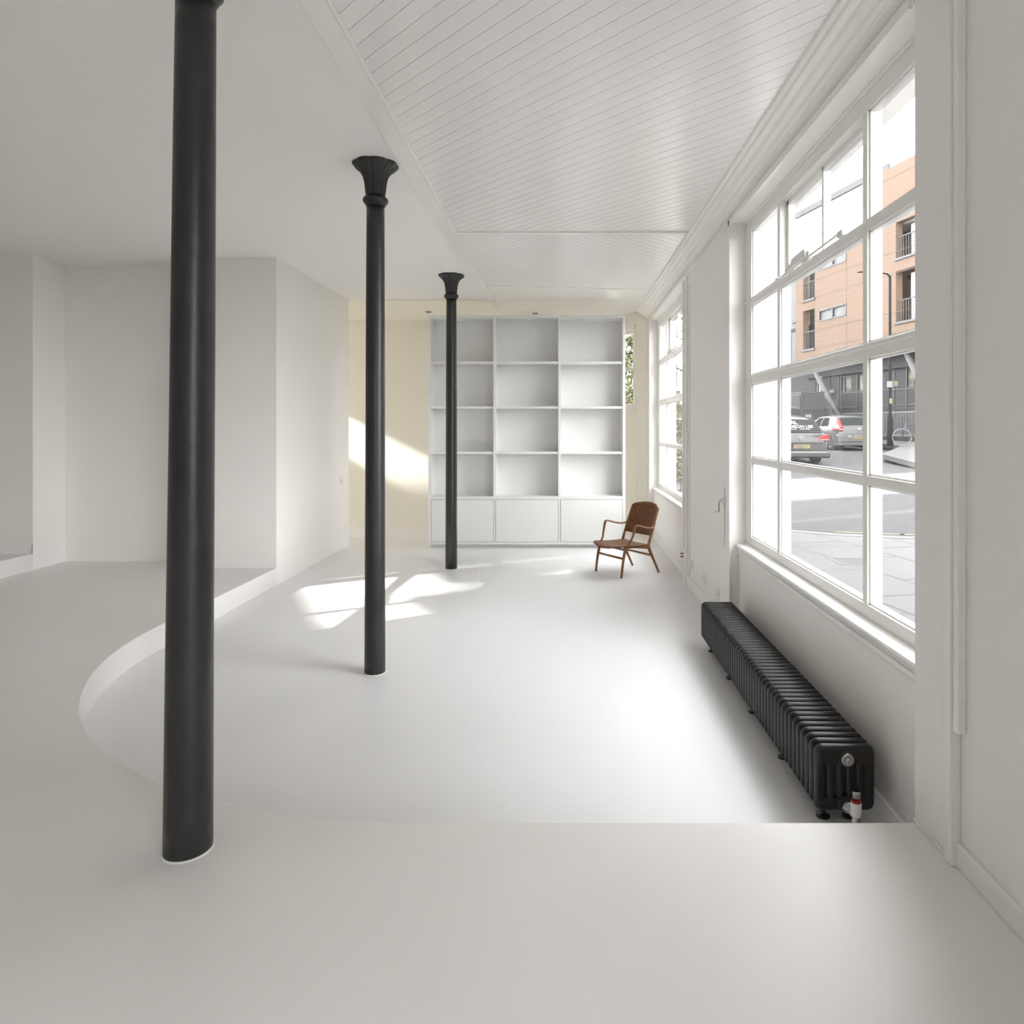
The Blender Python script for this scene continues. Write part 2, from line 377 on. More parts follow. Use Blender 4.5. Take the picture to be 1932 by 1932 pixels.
# ---------------------------------------------------------------- the built-in bookcase
def bookcase():
    X0, X1 = -1.716, 0.817; YF = 8.77; YB = 9.05; T = 0.034
    t = empty('bookcase', ((X0+X1)/2, YF, 0), 'tall built-in white bookcase with twelve open bays over three doors', 'bookcase')
    z0, zc, zt = 0.045, 0.665, 2.99
    for xa, xb in ((X0, X0+T), (X1-T, X1)): MB().box(xa, xb, YF, YB, z0, zt).build('side_panel', SHELFM, t, 0.0015)
    for xc in (-0.865, -0.030): MB().box(xc-T/2, xc+T/2, YF+0.002, YB-0.01, zc, zt-T).build('divider', SHELFM, t, 0.0015)
    MB().box(X0+T, X1-T, YF, YB, zt-T, zt).build('top_panel', SHELFM, t, 0.0015)
    MB().box(X0+T, X1-T, YF, YB, zc-T*0.6, zc).build('counter_panel', SHELFM, t, 0.0015)
    MB().box(X0+T, X1-T, YB-0.012, YB, z0, zt-T).build('back_panel', SHELFM, t)
    bays = [(X0+T, -0.865-T/2), (-0.865+T/2, -0.030-T/2), (-0.030+T/2, X1-T)]
    for zz in (2.398, 1.822, 1.238):
        for xa, xb in bays: MB().box(xa, xb, YF+0.012, YB-0.012, zz-0.03, zz).build('shelf', SHELFM, t, 0.0015)
    MB().box(X0+T, X1-T, YF+0.012, YB-0.02, z0, zc-T).build('cupboard_carcass', DARK, t)
    xs = [X0+T, -0.865, -0.030, X1-T]
    for i in (1, 2): MB().box(xs[i]-0.012, xs[i]+0.012, YF+0.004, YF+0.015, z0, zc-0.02).build('door_frame', SHELFM, t, 0.001)
    for i in range(3):
        a = xs[i]+(0.004 if i == 0 else 0.016); b = xs[i+1]-(0.004 if i == 2 else 0.016)
        MB().box(a, b, YF-0.001, YF+0.014, z0+0.035, zc-0.045).build('door', SHELFM, t, 0.002)
    MB().box(X0+T, X1-T, YF+0.003, YF+0.02, z0, z0+0.031).build('bottom_rail', SHELFM, t, 0.001)
    MB().box(X0+T, X1-T, YF+0.003, YF+0.02, zc-0.041, zc-0.02).build('top_rail', SHELFM, t, 0.001)
    MB().box(X0+0.02, X1-0.01, YF+0.045, YB, 0, z0).build('plinth', SHELFM, t)
bookcase()

# ---------------------------------------------------------------- cast-iron columns
def column(x, y, z0, rb, rt, label, dx=0.0, wob=0):
    t = empty('iron_column', (x, y, z0), label, 'column', 'cast-iron columns in a row')
    n = 26; zc0 = 2.965; rings = []
    rnd = random.Random(wob)
    for i in range(n+1):
        k = i/n; z = z0+0.004+(zc0-z0)*k; r = rb+(rt-rb)*k**1.15
        ring = []
        for j in range(40):
            a = 2*PI*j/40; rr = r*(1+0.006*math.sin(2*a+k*7+wob)+0.004*math.sin(3*a-k*11))
            ring.append((x+dx*k+rr*math.cos(a), y+rr*math.sin(a), z))
        rings.append(ring)
    MB().loft(rings).build('shaft', IRON, t)
    X = x+dx
    col = [(rt*0.99, 2.955), (rt+0.006, 2.960), (rt+0.008, 2.968), (rt+0.012, 2.972), (rt+0.0225, 2.985), (rt+0.0235, 2.997), (rt+0.019, 3.008), (rt+0.010, 3.014), (rt+0.006, 3.020)]
    MB().lathe(col, (X, y, 0), 40).build('collar', IRON, t)
    prof = [(0.060, 3.015), (0.0605, 3.05), (0.063, 3.085), (0.067, 3.115), (0.074, 3.142), (0.085, 3.165), (0.100, 3.183), (0.118, 3.197), (0.132, 3.207), (0.139, 3.214), (0.138, 3.2245)]
    def leaf(a, r, h):
        k = (h-3.015)/0.21; u = (a*8/(2*PI)) % 1.0 - 0.5
        wl = 0.46-0.10*max(0, k-0.55)
        rib = 0.055*math.exp(-(u/0.07)**2) + 0.075*math.exp(-((abs(u)-0.30)/0.055)**2) - 0.085*math.exp(-((abs(u)-0.5)/0.05)**2)
        amp = min(1, k*5)*(1 if h < 3.205 else 0.35)
        sc = 0.025*math.cos(2*PI*u)*(k > 0.8)
        return r*(1+rib*amp+sc)
    MB().lathe(prof, (X, y, 0), 128, fn=leaf).build('capital', IRON, t)
    MB().lathe([(rb+0.003, z0), (rb+0.006, z0+0.001), (rb+0.005, z0+0.004), (rb-0.004, z0+0.006)], (x, y, 0), 40).build('paint_ring', PLAST, t)['label'] = 'thin white paint ring at the foot'
column(-1.229, 2.245, 0.17, 0.0735, 0.060, 'black cast-iron column standing nearest, on the raised floor', 0.026, 1)
column(-1.187, 4.335, 0.0, 0.0648, 0.0557, 'black cast-iron column with leafy capital on the lower floor beside the sunlit patch', 0.004, 2)
column(-1.214, 7.50, 0.0, 0.0645, 0.0557, 'black cast-iron column standing in front of the white bookcase', 0.0, 3)

# ---------------------------------------------------------------- radiator
def radiator():
    Yf, Yb = 2.655, 4.865; X0, X1 = 0.987, 1.2205; Z0, Z1 = 0.062, 0.320
    xc = (X0+X1)/2
    t = empty('column_radiator', (xc, Yf, 0), 'long low black column radiator under the large window', 'radiator')
    N = 44; pitch = (Yb-Yf)/N
    def rr(inset, y, rc=0.032):
        pts = []; a0, a1, b0, b1 = X0+inset, X1-inset, Z0+inset, Z1-inset; r = max(rc-inset, 0.004)
        for cx_, cz_, st in ((a1-r, b1-r, 0), (a0+r, b1-r, 1), (a0+r, b0+r, 2), (a1-r, b0+r, 3)):
            for k in range(7):
                a = st*PI/2 + k*PI/12; pts.append((cx_+r*math.cos(a), y, cz_+r*math.sin(a)))
        return pts
    sec = MB(); T = 0.0165
    rings = []
    for k in range(9):
        a = -PI/2 + PI*k/8; rings.append(rr(T*(1-math.cos(a)), T*math.sin(a)))
    front = [rr(0.030, -T*0.98), rr(0.036, -T*0.45)]; back = [rr(0.036, T*0.45)[:], rr(0.030, T*0.98)]
    sec.loft([rr(0.040, -T*0.25)] + [rr(0.033, -T*0.80)] + rings + [rr(0.033, T*0.80)] + [rr(0.040, T*0.25)])
    nt = 6; w_ = (X1-X0)/nt
    for i in range(nt):
        cx_ = X0+w_*(i+0.5)
        sec.tube([(cx_, 0, Z0+0.018), (cx_, 0, Z0+0.04), (cx_, 0, Z1-0.04), (cx_, 0, Z1-0.018)], [(T*0.98, w_*0.40)]*4, 12, up=(0, 1, 0))
    # header swells around the hubs
    for zc in (Z1-0.053, Z0+0.020): sec.lathe([(0.024, -0.0235), (0.030, -0.016), (0.032, 0), (0.030, 0.016), (0.024, 0.0235)], (xc, 0, zc if zc > 0.2 else Z0+0.03), 20, 'y')
    for i, (za, zb) in enumerate(((Z1-0.075, Z1-0.020), (Z0+0.018, Z0+0.055))):
        sec.box(X0+0.03, X1-0.03, -T*0.93, T*0.93, za, zb)
    s0 = sec.build('radiator_section', RAD, None)
    def place(o, y):
        o.parent = t; o.matrix_parent_inverse = Matrix.Translation(Vector((-xc, -Yf, 0))); o.location = (0, y, 0)
    place(s0, Yf+T)
    for i in range(1, N):
        c = s0.copy(); C.objects.link(c); place(c, Yf+T+i*pitch)
    def foot(x, y, parent=t):
        q = MB(); q.lathe([(0.027, 0.0), (0.0275, 0.006), (0.024, 0.010), (0.010, 0.014), (0.0085, 0.03), (0.010, 0.075)], (x, y, 0), 20)
        q.build('foot', RAD, t)
    for y in (2.735, 3.22, 3.73, 4.23, 4.74):
        foot(1.045, y); foot(1.150, y)
    # blanking plug and thermostatic valve
    q = MB(); q.lathe([(0.004, Yf-0.020), (0.0045, Yf-0.024), (0.009, Yf-0.024), (0.0095, Yf-0.012), (0.0125, Yf-0.010), (0.014, Yf-0.013), (0.0225, Yf-0.012), (0.0255, Yf-0.006), (0.0255, Yf+0.002)], (1.109, 0, 0.266), 28, 'y')
    q.build('blanking_plug', CHROME, t)['label'] = 'chrome blanking plug'
    q = MB(); q.lathe([(0.0125, Yf-0.075), (0.0125, Yf-0.030), (0.018, Yf-0.028), (0.0255, Yf-0.008), (0.0255, Yf+0.002)], (1.109, 0, 0.086), 28, 'y')
    q.lathe([(0.0095, 0.0), (0.0095, 0.035), (0.0135, 0.040), (0.0155, 0.046), (0.0155, 0.078), (0.0135, 0.082), (0.0135, 0.10)], (1.112, Yf-0.075, 0), 24)
    vb = q.build('valve_body', CHROME, t); vb['label'] = 'chrome valve body and pipe tail'
    q = MB(); pr = [(0.0165, 0.088), (0.0185, 0.092), (0.0195, 0.105), (0.0195, 0.138), (0.0185, 0.141), (0.012, 0.141)]
    q.lathe(pr, (1.112, Yf-0.075, 0), 28); q.build('valve_head', PLAST, vb)['label'] = 'white thermostatic head'
    q = MB(); q.lathe([(0.0175, 0.139), (0.0175, 0.149), (0.015, 0.151)], (1.112, Yf-0.075, 0), 28)
    q.build('valve_band', mat('red_band', (0.35, 0.01, 0.012), 0.4), vb)['label'] = 'red band'
    q = MB(); q.lathe([(0.0150, 0.148), (0.0155, 0.172), (0.0165, 0.178), (0.0165, 0.182), (0.013, 0.184)], (1.112, Yf-0.075, 0), 28)
    q.build('valve_cap', CHROME, vb)['label'] = 'chrome cap'
radiator()

# ---------------------------------------------------------------- the wooden armchair
def armchair():
    t = empty('armchair', (0.7016, 7.344, 0), 'low wooden armchair with bent arms and a curved plywood back', 'chair')
    F = Vector((0.825, 0.565, 0)); S = Vector((0.565, -0.825, 0)); O = Vector((0.7016, 7.344, 0))
    def P(x, y, z): return tuple(O + S*x + F*y + Vector((0, 0, z)))
    def interp(pts, n):
        out = []
        for i in range(len(pts)-1):
            p0, p1, p2, p3 = pts[max(i-1, 0)], pts[i], pts[i+1], pts[min(i+2, len(pts)-1)]
            for k in range(n):
                u = k/n
                out.append(tuple(0.5*((2*b)+(-a+c)*u+(2*a-5*b+4*c-d)*u*u+(-a+3*b-3*c+d)*u**3) for a, b, c, d in zip(p0, p1, p2, p3)))
        out.append(pts[-1]); return out
    upS = tuple(S)
    for sgn in (1, -1):
        X = 0.215*sgn; A = 0.245*sgn
        # front leg
        q = MB(); pts = interp([(X, -0.256, 0.0), (X, -0.240, 0.12), (X, -0.218, 0.23), (X, -0.200, 0.285), (X, -0.188, 0.312)], 3)
        rs = []
        for i in range(len(pts)): k = i/(len(pts)-1); rs.append((0.011+0.002*k, 0.013+0.011*k**1.5))
        q.tube([P(*p) for p in pts], rs, 12, up=upS); q.build('leg', BEECH, t)
        # rear leg
        q = MB(); pts = interp([(X, 0.262, 0.0), (X, 0.205, 0.11), (X, 0.150, 0.215), (X, 0.122, 0.270), (X, 0.112, 0.31)], 3)
        rs = [(0.011+0.002*(i/(len(pts)-1)), 0.012+0.013*(i/(len(pts)-1))**1.3) for i in range(len(pts))]
        q.tube([P(*p) for p in pts], rs, 12, up=upS); q.build('leg', BEECH, t)
        # seat rail
        q = MB(); pts = interp([(X, -0.205, 0.305), (X, -0.13, 0.306), (X, 0.0, 0.292), (X, 0.115, 0.283)], 4)
        n = len(pts); rs = [(0.011, 0.011+0.010*abs(2*i/(n-1)-1)**2) for i in range(n)]
        q.tube([P(*p) for p in pts], rs, 12, up=upS); q.build('seat_rail', BEECH, t)
        # back post
        q = MB(); pts = interp([(X, 0.105, 0.275), (X, 0.128, 0.34), (X, 0.160, 0.43), (X*1.0, 0.190, 0.51), (X*0.99, 0.225, 0.60), (X*0.97, 0.262, 0.690)], 4)
        n = len(pts); rs = [(0.011, 0.022-0.010*min(1, i/(n-1)*2.2) + 0.006*math.exp(-((i/(n-1)-0.55)/0.12)**2)) for i in range(n)]
        q.tube([P(*p) for p in pts], rs, 12, up=upS); q.build('back_post', BEECH, t)
        # arm: rises from the seat front, bends back and runs into the post
        q = MB(); pts = interp([(X, 0.205, 0.530), (X*1.03, 0.178, 0.497), (A, 0.125, 0.487), (A*1.06, 0.03, 0.503), (A*1.06, -0.055, 0.526), (A*1.04, -0.095, 0.520), (A*1.02, -0.113, 0.475), (A, -0.130, 0.415), (X*1.05, -0.158, 0.352), (X, -0.192, 0.315)], 5)
        n = len(pts); rs = []
        for i in range(n):
            k = i/(n-1); rs.append((0.012+0.010*math.exp(-((k-0.47)/0.22)**2), 0.0105))
        q.tube([P(*p) for p in pts], rs, 12, up=upS); q.build('armrest', BEECH, t)
    # stretchers
    for (a, b) in (((-0.215, -0.225, 0.195), (0.215, -0.225, 0.195)), ((-0.215, 0.138, 0.200), (0.215, 0.138, 0.200)), ((-0.21, -0.205, 0.285), (0.21, -0.205, 0.285)), ((-0.21, 0.115, 0.283), (0.21, 0.115, 0.283))):
        q = MB(); q.tube([P(*a), P(*b)], [(0.012, 0.007)]*2, 10, up=(0, 0, 1)); q.build('stretcher', BEECH, t)
    # seat: thin curved shell
    def shell(fn, nu, nv, th, name, m):
        top = [[Vector(fn(i/nu, j/nv)) for j in range(nv+1)] for i in range(nu+1)]
        vs = []; fs = []
        nrm = []
        for i in range(nu+1):
            row = []
            for j in range(nv+1):
                du = top[min(i+1, nu)][j]-top[max(i-1, 0)][j]; dv = top[i][min(j+1, nv)]-top[i][max(j-1, 0)]
                row.append(du.cross(dv).normalized())
            nrm.append(row)
        W_ = nv+1
        vs = [P(*p) for r in top for p in r] + [P(*(p-nrm[i][j]*th)) for i, r in enumerate(top) for j, p in enumerate(r)]
        K = (nu+1)*W_
        for i in range(nu):
            for j in range(nv):
                a = i*W_+j; fs.append((a, a+1, a+W_+1, a+W_)); fs.append((K+a, K+a+W_, K+a+W_+1, K+a+1))
        for i in range(nu): fs += [(i*W_, (i+1)*W_, K+(i+1)*W_, K+i*W_), (i*W_+nv, K+i*W_+nv, K+(i+1)*W_+nv, (i+1)*W_+nv)]
        for j in range(nv): fs += [(j, K+j, K+j+1, j+1), (nu*W_+j, nu*W_+j+1, K+nu*W_+j+1, K+nu*W_+j)]
        q = MB(); q.add(vs, fs, True); return q.build(name, m, t)
    def seat(u, v):
        x = (u-0.5)*2; yy = -0.300+0.44*v
        front = -0.045*(1-x*x)                           # bowed front edge
        hw = 0.232 if v < 0.5 else 0.232-0.03*(v-0.5)
        hw -= 0.035*max(0, 1-v*9)**2
        yb = yy + front*(1-v) + 0.012*(1-x*x)*v
        z = 0.325 + 0.012*(x*x) - 0.010*math.sin(PI*v) - 0.022*v - 0.025*(max(0, 0.22-v)/0.22)**2*(0.4+0.6*(1-x*x))
        return (x*hw, yb, z)
    shell(seat, 20, 20, 0.010, 'seat', WALNUT)
    def back(u, v):
        x = (u-0.5)*2; z = 0.405+0.32*v
        c = 0.052*(1-abs(x)**2.2)                         # curves away behind the posts
        hw = 0.212 - 0.004*v
        if v > 0.8: hw -= 0.02*((v-0.8)/0.2)**2
        ztop = z + (0.026*(1-x*x))*v - 0.012*(1-v)*(1-x*x) - 0.018*v
        y = 0.140 + (ztop-0.405)*0.40 + c
        return (x*hw, y-0.004, ztop)
    shell(back, 22, 16, 0.009, 'backrest', WALNUT)
    for sgn in (1, -1):
        for (y, z) in ((0.172, 0.475), (0.195, 0.53)): MB().lathe([(0.006, -0.004), (0.006, 0.004)], P(0.2*sgn, y+0.01, z), 10, 'y').build('screw', BEECH, t)
armchair()

# ---------------------------------------------------------------- small fittings
def winder(y, z, label):
    t = empty('window_winder', (1.24, y, z), label, 'winder', 'window winding handles')
    q = MB(); q.lathe([(0.018, 1.240), (0.020, 1.232), (0.018, 1.218), (0.012, 1.210), (0.010, 1.196)], (0, y, z), 20, 'x'); q.build('gearbox', PLAST, t)
    q = MB(); q.tube([(1.200, y, z), (1.196, y+0.008, z-0.01), (1.198, y+0.012, z-0.085)], 0.0045, 8); q.build('crank_arm', CHROME, t)
    q = MB(); q.tube([(1.198, y+0.012, z-0.085), (1.163, y+0.012, z-0.087)], 0.0055, 8); q.build('knob', PLAST, t)
    for za, zb in ((z+0.02, z+0.10), (z-0.02, z-0.34)): MB().tube([(1.236, y, za), (1.236, y, zb)], 0.004, 6).build('conduit', PLAST, t)
winder(5.19, 0.998, 'small white winding handle on the pier beside the large window')
winder(6.85, 1.005, 'small white winding handle at the edge of the far window')
def socket(y, z, w_, h_, label, cat='socket', x=1.24, screws=False):
    t = empty('wall_socket', (x, y, z), label, cat)
    MB().box(x-0.010, x, y-w_/2, y+w_/2, z-h_/2, z+h_/2).build('face_plate', PLAST, t, 0.003)
    for s in (-1, 1): MB().box(x-0.0112, x-0.009, y+s*w_*0.22-0.003, y+s*w_*0.22+0.003, z-0.01, z+0.008).build('pin_slot', mat('socket_slot', (0.25, 0.24, 0.22), 0.6), t)
socket(6.47, 0.245, 0.075, 0.085, 'narrow white socket low on the pier near the far window')
socket(5.93, 0.245, 0.146, 0.086, 'white double socket in the middle of the pier low down')
socket(5.40, 0.235, 0.080, 0.086, 'white socket low on the pier just behind the radiator')
t = empty('pipe_plate', (1.24, 6.88, 0.27), 'small plate with two brown pipe ends low by the far window', 'pipe plate')
MB().box(1.228, 1.24, 6.84, 6.92, 0.20, 0.34).build('plate', PLAST, t, 0.003)
q = MB(); q.lathe([(0.007, 1.195), (0.007, 1.235)], (0, 6.88, 0.282), 10, 'x'); q.build('pipe_end', mat('brown_pipe', (0.25, 0.09, 0.03), 0.5), t)
q = MB(); q.lathe([(0.007, 1.195), (0.007, 1.235)], (0, 6.88, 0.252), 10, 'x'); q.build('pipe_end', MATS['brown_pipe'], t)
t = empty('light_switch', (-2.81, 8.68, 0.87), 'small cream light switch on the bright left wall', 'switch')
MB().box(-2.81, -2.80, 8.64, 8.72, 0.815, 0.92).build('face_plate', mat('cream_plastic', (0.80, 0.78, 0.68), 0.4), t, 0.003)
MB().box(-2.80, -2.797, 8.655, 8.705, 0.862, 0.870).build('rocker', DARK, t)
for x, y, l in ((-1.955, 10.0, 'recessed ceiling spotlight above the left end of the bookcase'), (-0.39, 10.0, 'recessed ceiling spotlight above the middle of the bookcase')):
    t = empty('ceiling_spotlight', (x, y, 3.247), l, 'spotlight', 'recessed spotlights behind the bookcase')
    MB().lathe([(0.045, 3.2465), (0.045, 3.235), (0.034, 3.232), (0.030, 3.24)], (x, y, -0.002 if x < -0.92 else -0.022), 24).build('rim', CHROME, t)
    MB().lathe([(0.029, 3.2385), (0.029, 3.2365)], (x, y, -0.002 if x < -0.92 else -0.022), 20).build('lens', DARK, t)

#@@OUTSIDE@@
# ================================================================ outside
_imat = mat
def mat(name, col, *a, **k):          # outdoor colours: deep enough for full daylight
    if name in MATS: return MATS[name]
    return _imat(name, tuple(c*EXT for c in col), *a, **k)
EXT = 0.29
def gz(y): 
    pts = [(-60, .33), (22.5, .33), (28, .57), (36, .66), (60, .9), (140, 1.2)]
    for (a, za), (b, zb) in zip(pts, pts[1:]):
        if y <= b: return za+(zb-za)*(y-a)/(b-a)
    return 1.2
ASPH = mat('asphalt', (0.118, 0.118, 0.124), 0.9, spec=0.2, bump=0.5, bscale=60, var=0.14, vscale=40)
q = MB(); ys = [-60, 22.5, 28, 36, 60, 140]
for a, b in zip(ys, ys[1:]):
    q.add([(1.58, a, gz(a)), (90, a, gz(a)), (90, b, gz(b)), (1.58, b, gz(b))], [(0, 1, 2, 3)])
q.add([(-60, 11.2, .33), (1.58, 11.2, .33), (1.58, 19, .33), (-60, 19, .33)], [(0, 1, 2, 3)])
q.add([(-60, 19, .33), (1.58, 19, .33), (1.58, 140, 1.2), (-60, 140, 1.2)], [(0, 1, 2, 3)])
struct('road', q, ASPH, 'grey asphalt street with patches of bright sunlight')
# near pavement with stone joints
PAVE = bpy.data.materials.new('paving'); PAVE.use_nodes = True; nt = PAVE.node_tree; b = nt.nodes['Principled BSDF']
tc = nt.nodes.new('ShaderNodeTexCoord'); mp = nt.nodes.new('ShaderNodeMapping'); br = nt.nodes.new('ShaderNodeTexBrick')
mp.inputs['Rotation'].default_value = (0, 0, math.radians(78)); nt.links.new(tc.outputs['Object'], mp.inputs[0]); nt.links.new(mp.outputs[0], br.inputs['Vector'])
br.inputs['Color1'].default_value = (0.051, 0.050, 0.0505, 1); br.inputs['Color2'].default_value = (0.056, 0.0548, 0.0553, 1); br.inputs['Mortar'].default_value = (0.015, 0.015, 0.015, 1)
br.inputs['Scale'].default_value = 1.0; br.inputs['Brick Width'].default_value = 0.85; br.inputs['Row Height'].default_value = 0.62; br.inputs['Mortar Size'].default_value = 0.013; br.inputs['Mortar Smooth'].default_value = 0.2
nt.links.new(br.outputs[0], b.inputs['Base Color']); b.inputs['Roughness'].default_value = 0.85
kerb = [(40, 4.6), (12, 6.4), (7, 7.0), (5, 7.25), (3.8, 7.42), (3.1, 7.62), (2.6, 7.95), (2.38, 8.5), (2.34, 9.4), (2.34, 11.2)]
poly = [(1.58, -8), (40, -8)] + kerb + [(1.58, 11.2)]
q = MB(); q.prism(poly, 2, 0.25, 0.36)
struct('pavement', q, PAVE, 'pale stone pavement directly outside the large window')
def strip(name, off0, off1, z, m, pts):
    q = MB()
    for (a, b_) in zip(pts, pts[1:]):
        d = Vector((b_[0]-a[0], b_[1]-a[1])).normalized(); n_ = Vector((d.y, -d.x))
        if n_.y < 0: n_ = -n_
        q.add([(a[0]+n_.x*off0, a[1]+n_.y*off0, z), (b_[0]+n_.x*off0, b_[1]+n_.y*off0, z), (b_[0]+n_.x*off1, b_[1]+n_.y*off1, z), (a[0]+n_.x*off1, a[1]+n_.y*off1, z)], [(0, 1, 2, 3)])
    return struct(name, q, m)
strip('kerb_line', -0.13, 0.0, 0.3635, mat('kerb_stone', (0.27, 0.265, 0.26), 0.8), kerb[1:7])
YEL = mat('yellow_road_paint', (0.42, 0.33, 0.15), 0.8)
for a in (0.16, 0.34):
    strip('road_marking', a, a+0.055, 0.333, YEL, kerb[1:6])
t = empty('drain_cover', (2.62, 6.1, 0.362), 'small square drain cover set in the pavement outside', 'drain cover')
q = MB(); q.box(2.42, 2.80, 5.93, 6.27, 0.360, 0.363); q.build('frame', mat('drain_frame', (0.2, 0.195, 0.195), 0.8), t)
GR = bpy.data.materials.new('drain_grid'); GR.use_nodes = True; nt = GR.node_tree; ck = nt.nodes.new('ShaderNodeTexChecker'); tc = nt.nodes.new('ShaderNodeTexCoord')
ck.inputs['Scale'].default_value = 36; ck.inputs['Color1'].default_value = (0.02, 0.02, 0.02, 1); ck.inputs['Color2'].default_value = (0.05, 0.049, 0.049, 1)
nt.links.new(tc.outputs['Object'], ck.inputs['Vector']); nt.links.new(ck.outputs[0], nt.nodes['Principled BSDF'].inputs['Base Color']); nt.nodes['Principled BSDF'].inputs['Roughness'].default_value = 0.9
MB().box(2.46, 2.76, 5.97, 6.23, 0.363, 0.3645).build('grating', GR, t)
# far pavement
q = MB()
top = [(9.6, 15, .47), (10.3, 20, .52), (11.0, 23.5, .62), (13.55, 27.2, .80), (13.75, 33.5, .96), (12.0, 38.5, .98), (12.0, 60, 1.1), (60, 60, 1.2), (60, 15, .6)]
n = len(top); q.add([p for p in top]+[(x, y, z-.16) for x, y, z in top], [tuple(range(n))]+[(i, (i+1) % n, n+(i+1) % n, n+i) for i in range(n)])
struct('pavement_far', q, mat('far_paving', (0.13, 0.129, 0.128), 0.85, var=0.05, vscale=2), 'pavement across the street')

PLAST_O = mat('outdoor_sign_white', (0.5, 0.5, 0.49), 0.6, spec=0.2)
# ---------------- orange and grey apartment building across the street
dB = Vector((-0.233, 0.972, 0)); oB = Vector((14.97, 30.6, 0)); nB = Vector((-0.972, -0.233, 0))
MBD = Matrix.Translation(oB) @ Matrix(((dB.x, -nB.x, 0, 0), (dB.y, -nB.y, 0, 0), (0, 0, 1, 0), (0, 0, 0, 1)))   # x=s along facade, y=depth in, z
OR = bpy.data.materials.new('terracotta_cladding'); OR.use_nodes = True; nt = OR.node_tree; b = nt.nodes['Principled BSDF']; b.inputs['Roughness'].default_value = 0.8
tc = nt.nodes.new('ShaderNodeTexCoord'); sp = nt.nodes.new('ShaderNodeSeparateXYZ'); nt.links.new(tc.outputs['Object'], sp.inputs[0])
m1 = nt.nodes.new('ShaderNodeMath'); m1.operation = 'MULTIPLY'; m1.inputs[1].default_value = 1/0.225; nt.links.new(sp.outputs['Z'], m1.inputs[0])
m2_ = nt.nodes.new('ShaderNodeMath'); m2_.operation = 'FRACT'; nt.links.new(m1.outputs[0], m2_.inputs[0])
m3 = nt.nodes.new('ShaderNodeMath'); m3.operation = 'GREATER_THAN'; m3.inputs[1].default_value = 0.1; nt.links.new(m2_.outputs[0], m3.inputs[0])
mxr = nt.nodes.new('ShaderNodeMix'); mxr.data_type = 'RGBA'; mxr.inputs[6].default_value = (0.070, 0.0405, 0.0245, 1); mxr.inputs[7].default_value = (0.093, 0.0585, 0.0375, 1)
nt.links.new(m3.outputs[0], mxr.inputs[0]); nt.links.new(mxr.outputs[2], b.inputs['Base Color'])
GREYC = mat('grey_cladding', (0.085, 0.086, 0.089), 0.7, spec=0.15)
GREYD = mat('dark_grey_joint', (0.055, 0.056, 0.058), 0.6)
GREYF = mat('grey_window_frame', (0.095, 0.10, 0.115), 0.5)
PALE = mat('pale_render', (0.30, 0.30, 0.30), 0.8)
WING = mat('building_glass', (0.27, 0.28, 0.28), 0.5, spec=0.3, var=0.25, vscale=2.2)
STEEL = mat('painted_steel', (0.20, 0.20, 0.205), 0.7, spec=0.2); STEEL_ = mat('gutter_steel', (0.25, 0.25, 0.255), 0.7, spec=0.2)
bld = empty('apartment_building', (14.97, 30.6, 0.98), 'apartment building across the street with orange upper cladding over a grey ground floor', 'building')
def wallholes(s0, s1, z0, z1, y0, y1, holes):
    q = MB(); ss = sorted({s0, s1} | {h[0] for h in holes} | {h[1] for h in holes}); zz = sorted({z0, z1} | {h[2] for h in holes} | {h[3] for h in holes})
    for a, b_ in zip(ss, ss[1:]):
        for c, d in zip(zz, zz[1:]):
            if any(h[0] <= (a+b_)/2 <= h[1] and h[2] <= (c+d)/2 <= h[3] for h in holes): continue
            q.box(a, b_, y0, y1, c, d, MBD)
    return q
rec = [(6.14, 7.21, 5.78+2.7*k, 7.9+2.7*k) for k in range(2)] + [(-2.6, 0.0, 6.23+2.85*k, 8.5+2.2*k) for k in range(2)]
win = [(3.47, 5.75, 7.11, 7.72), (3.47, 5.75, 9.80, 10.42), (3.47, 5.75, 12.0, 12.6)]
rec = [h for h in rec if h[3] < 10.7 or h[0] < 0]; win = win[:2]
hol = rec + win
q = wallholes(-3.5, 7.94, 4.85, 10.75, 0.0, 0.35, hol); q.box(-3.5, 0.95, 0.0, 0.35, 10.75, 13.3, MBD); q.build('orange_cladding', OR, bld)
MB().box(-3.5, 7.9, 1.55, 6.0, 4.85, 10.7, MBD).build('upper_core', OR, bld)
q = MB(); q.box(0.95, 8.6, 0.5, 6.0, 10.75, 15.0, MBD); q.box(-3.5, 0.95, 0.35, 6.0, 10.75, 13.3, MBD); q.build('white_top_storey', _imat('white_render', (0.5, 0.5, 0.5), 0.8), bld)
q = MB(); q.box(0.95, 8.7, 0.36, 0.5, 13.45, 13.75, MBD); q.build('grey_gutter', STEEL_, bld)
q = MB()
for s in (6.13, 3.46, 0.9, -2.61): q.box(s-0.012, s+0.012, -0.004, 0.0, 4.85, 10.75 if s > 0.9 else 13.3, MBD)
for z in (4.9, 5.75, 6.7, 8.45, 9.4, 11.1, 12.8): q.box(-3.5, 7.94 if z < 10.7 else 0.95, -0.003, 0.0, z-0.015, z+0.012, MBD)
q.build('panel_joints', mat('orange_joint', (0.16, 0.105, 0.075), 0.8), bld)
for (a, b_, c, d) in win:
    q = MB(); e = 0.07
    for r in ((a, a+e, c, d), (b_-e, b_, c, d), ((a+b_)/2-0.05, (a+b_)/2+0.05, c, d), (a, b_, c, c+e), (a, b_, d-e, d)): q.box(r[0], r[1], -0.02, 0.14, r[2], r[3], MBD)
    w_ = q.build('window', GREYF, bld)
    MB().box(a+e, b_-e, 0.08, 0.10, c+e, d-e, MBD).build('pane', WING, w_)
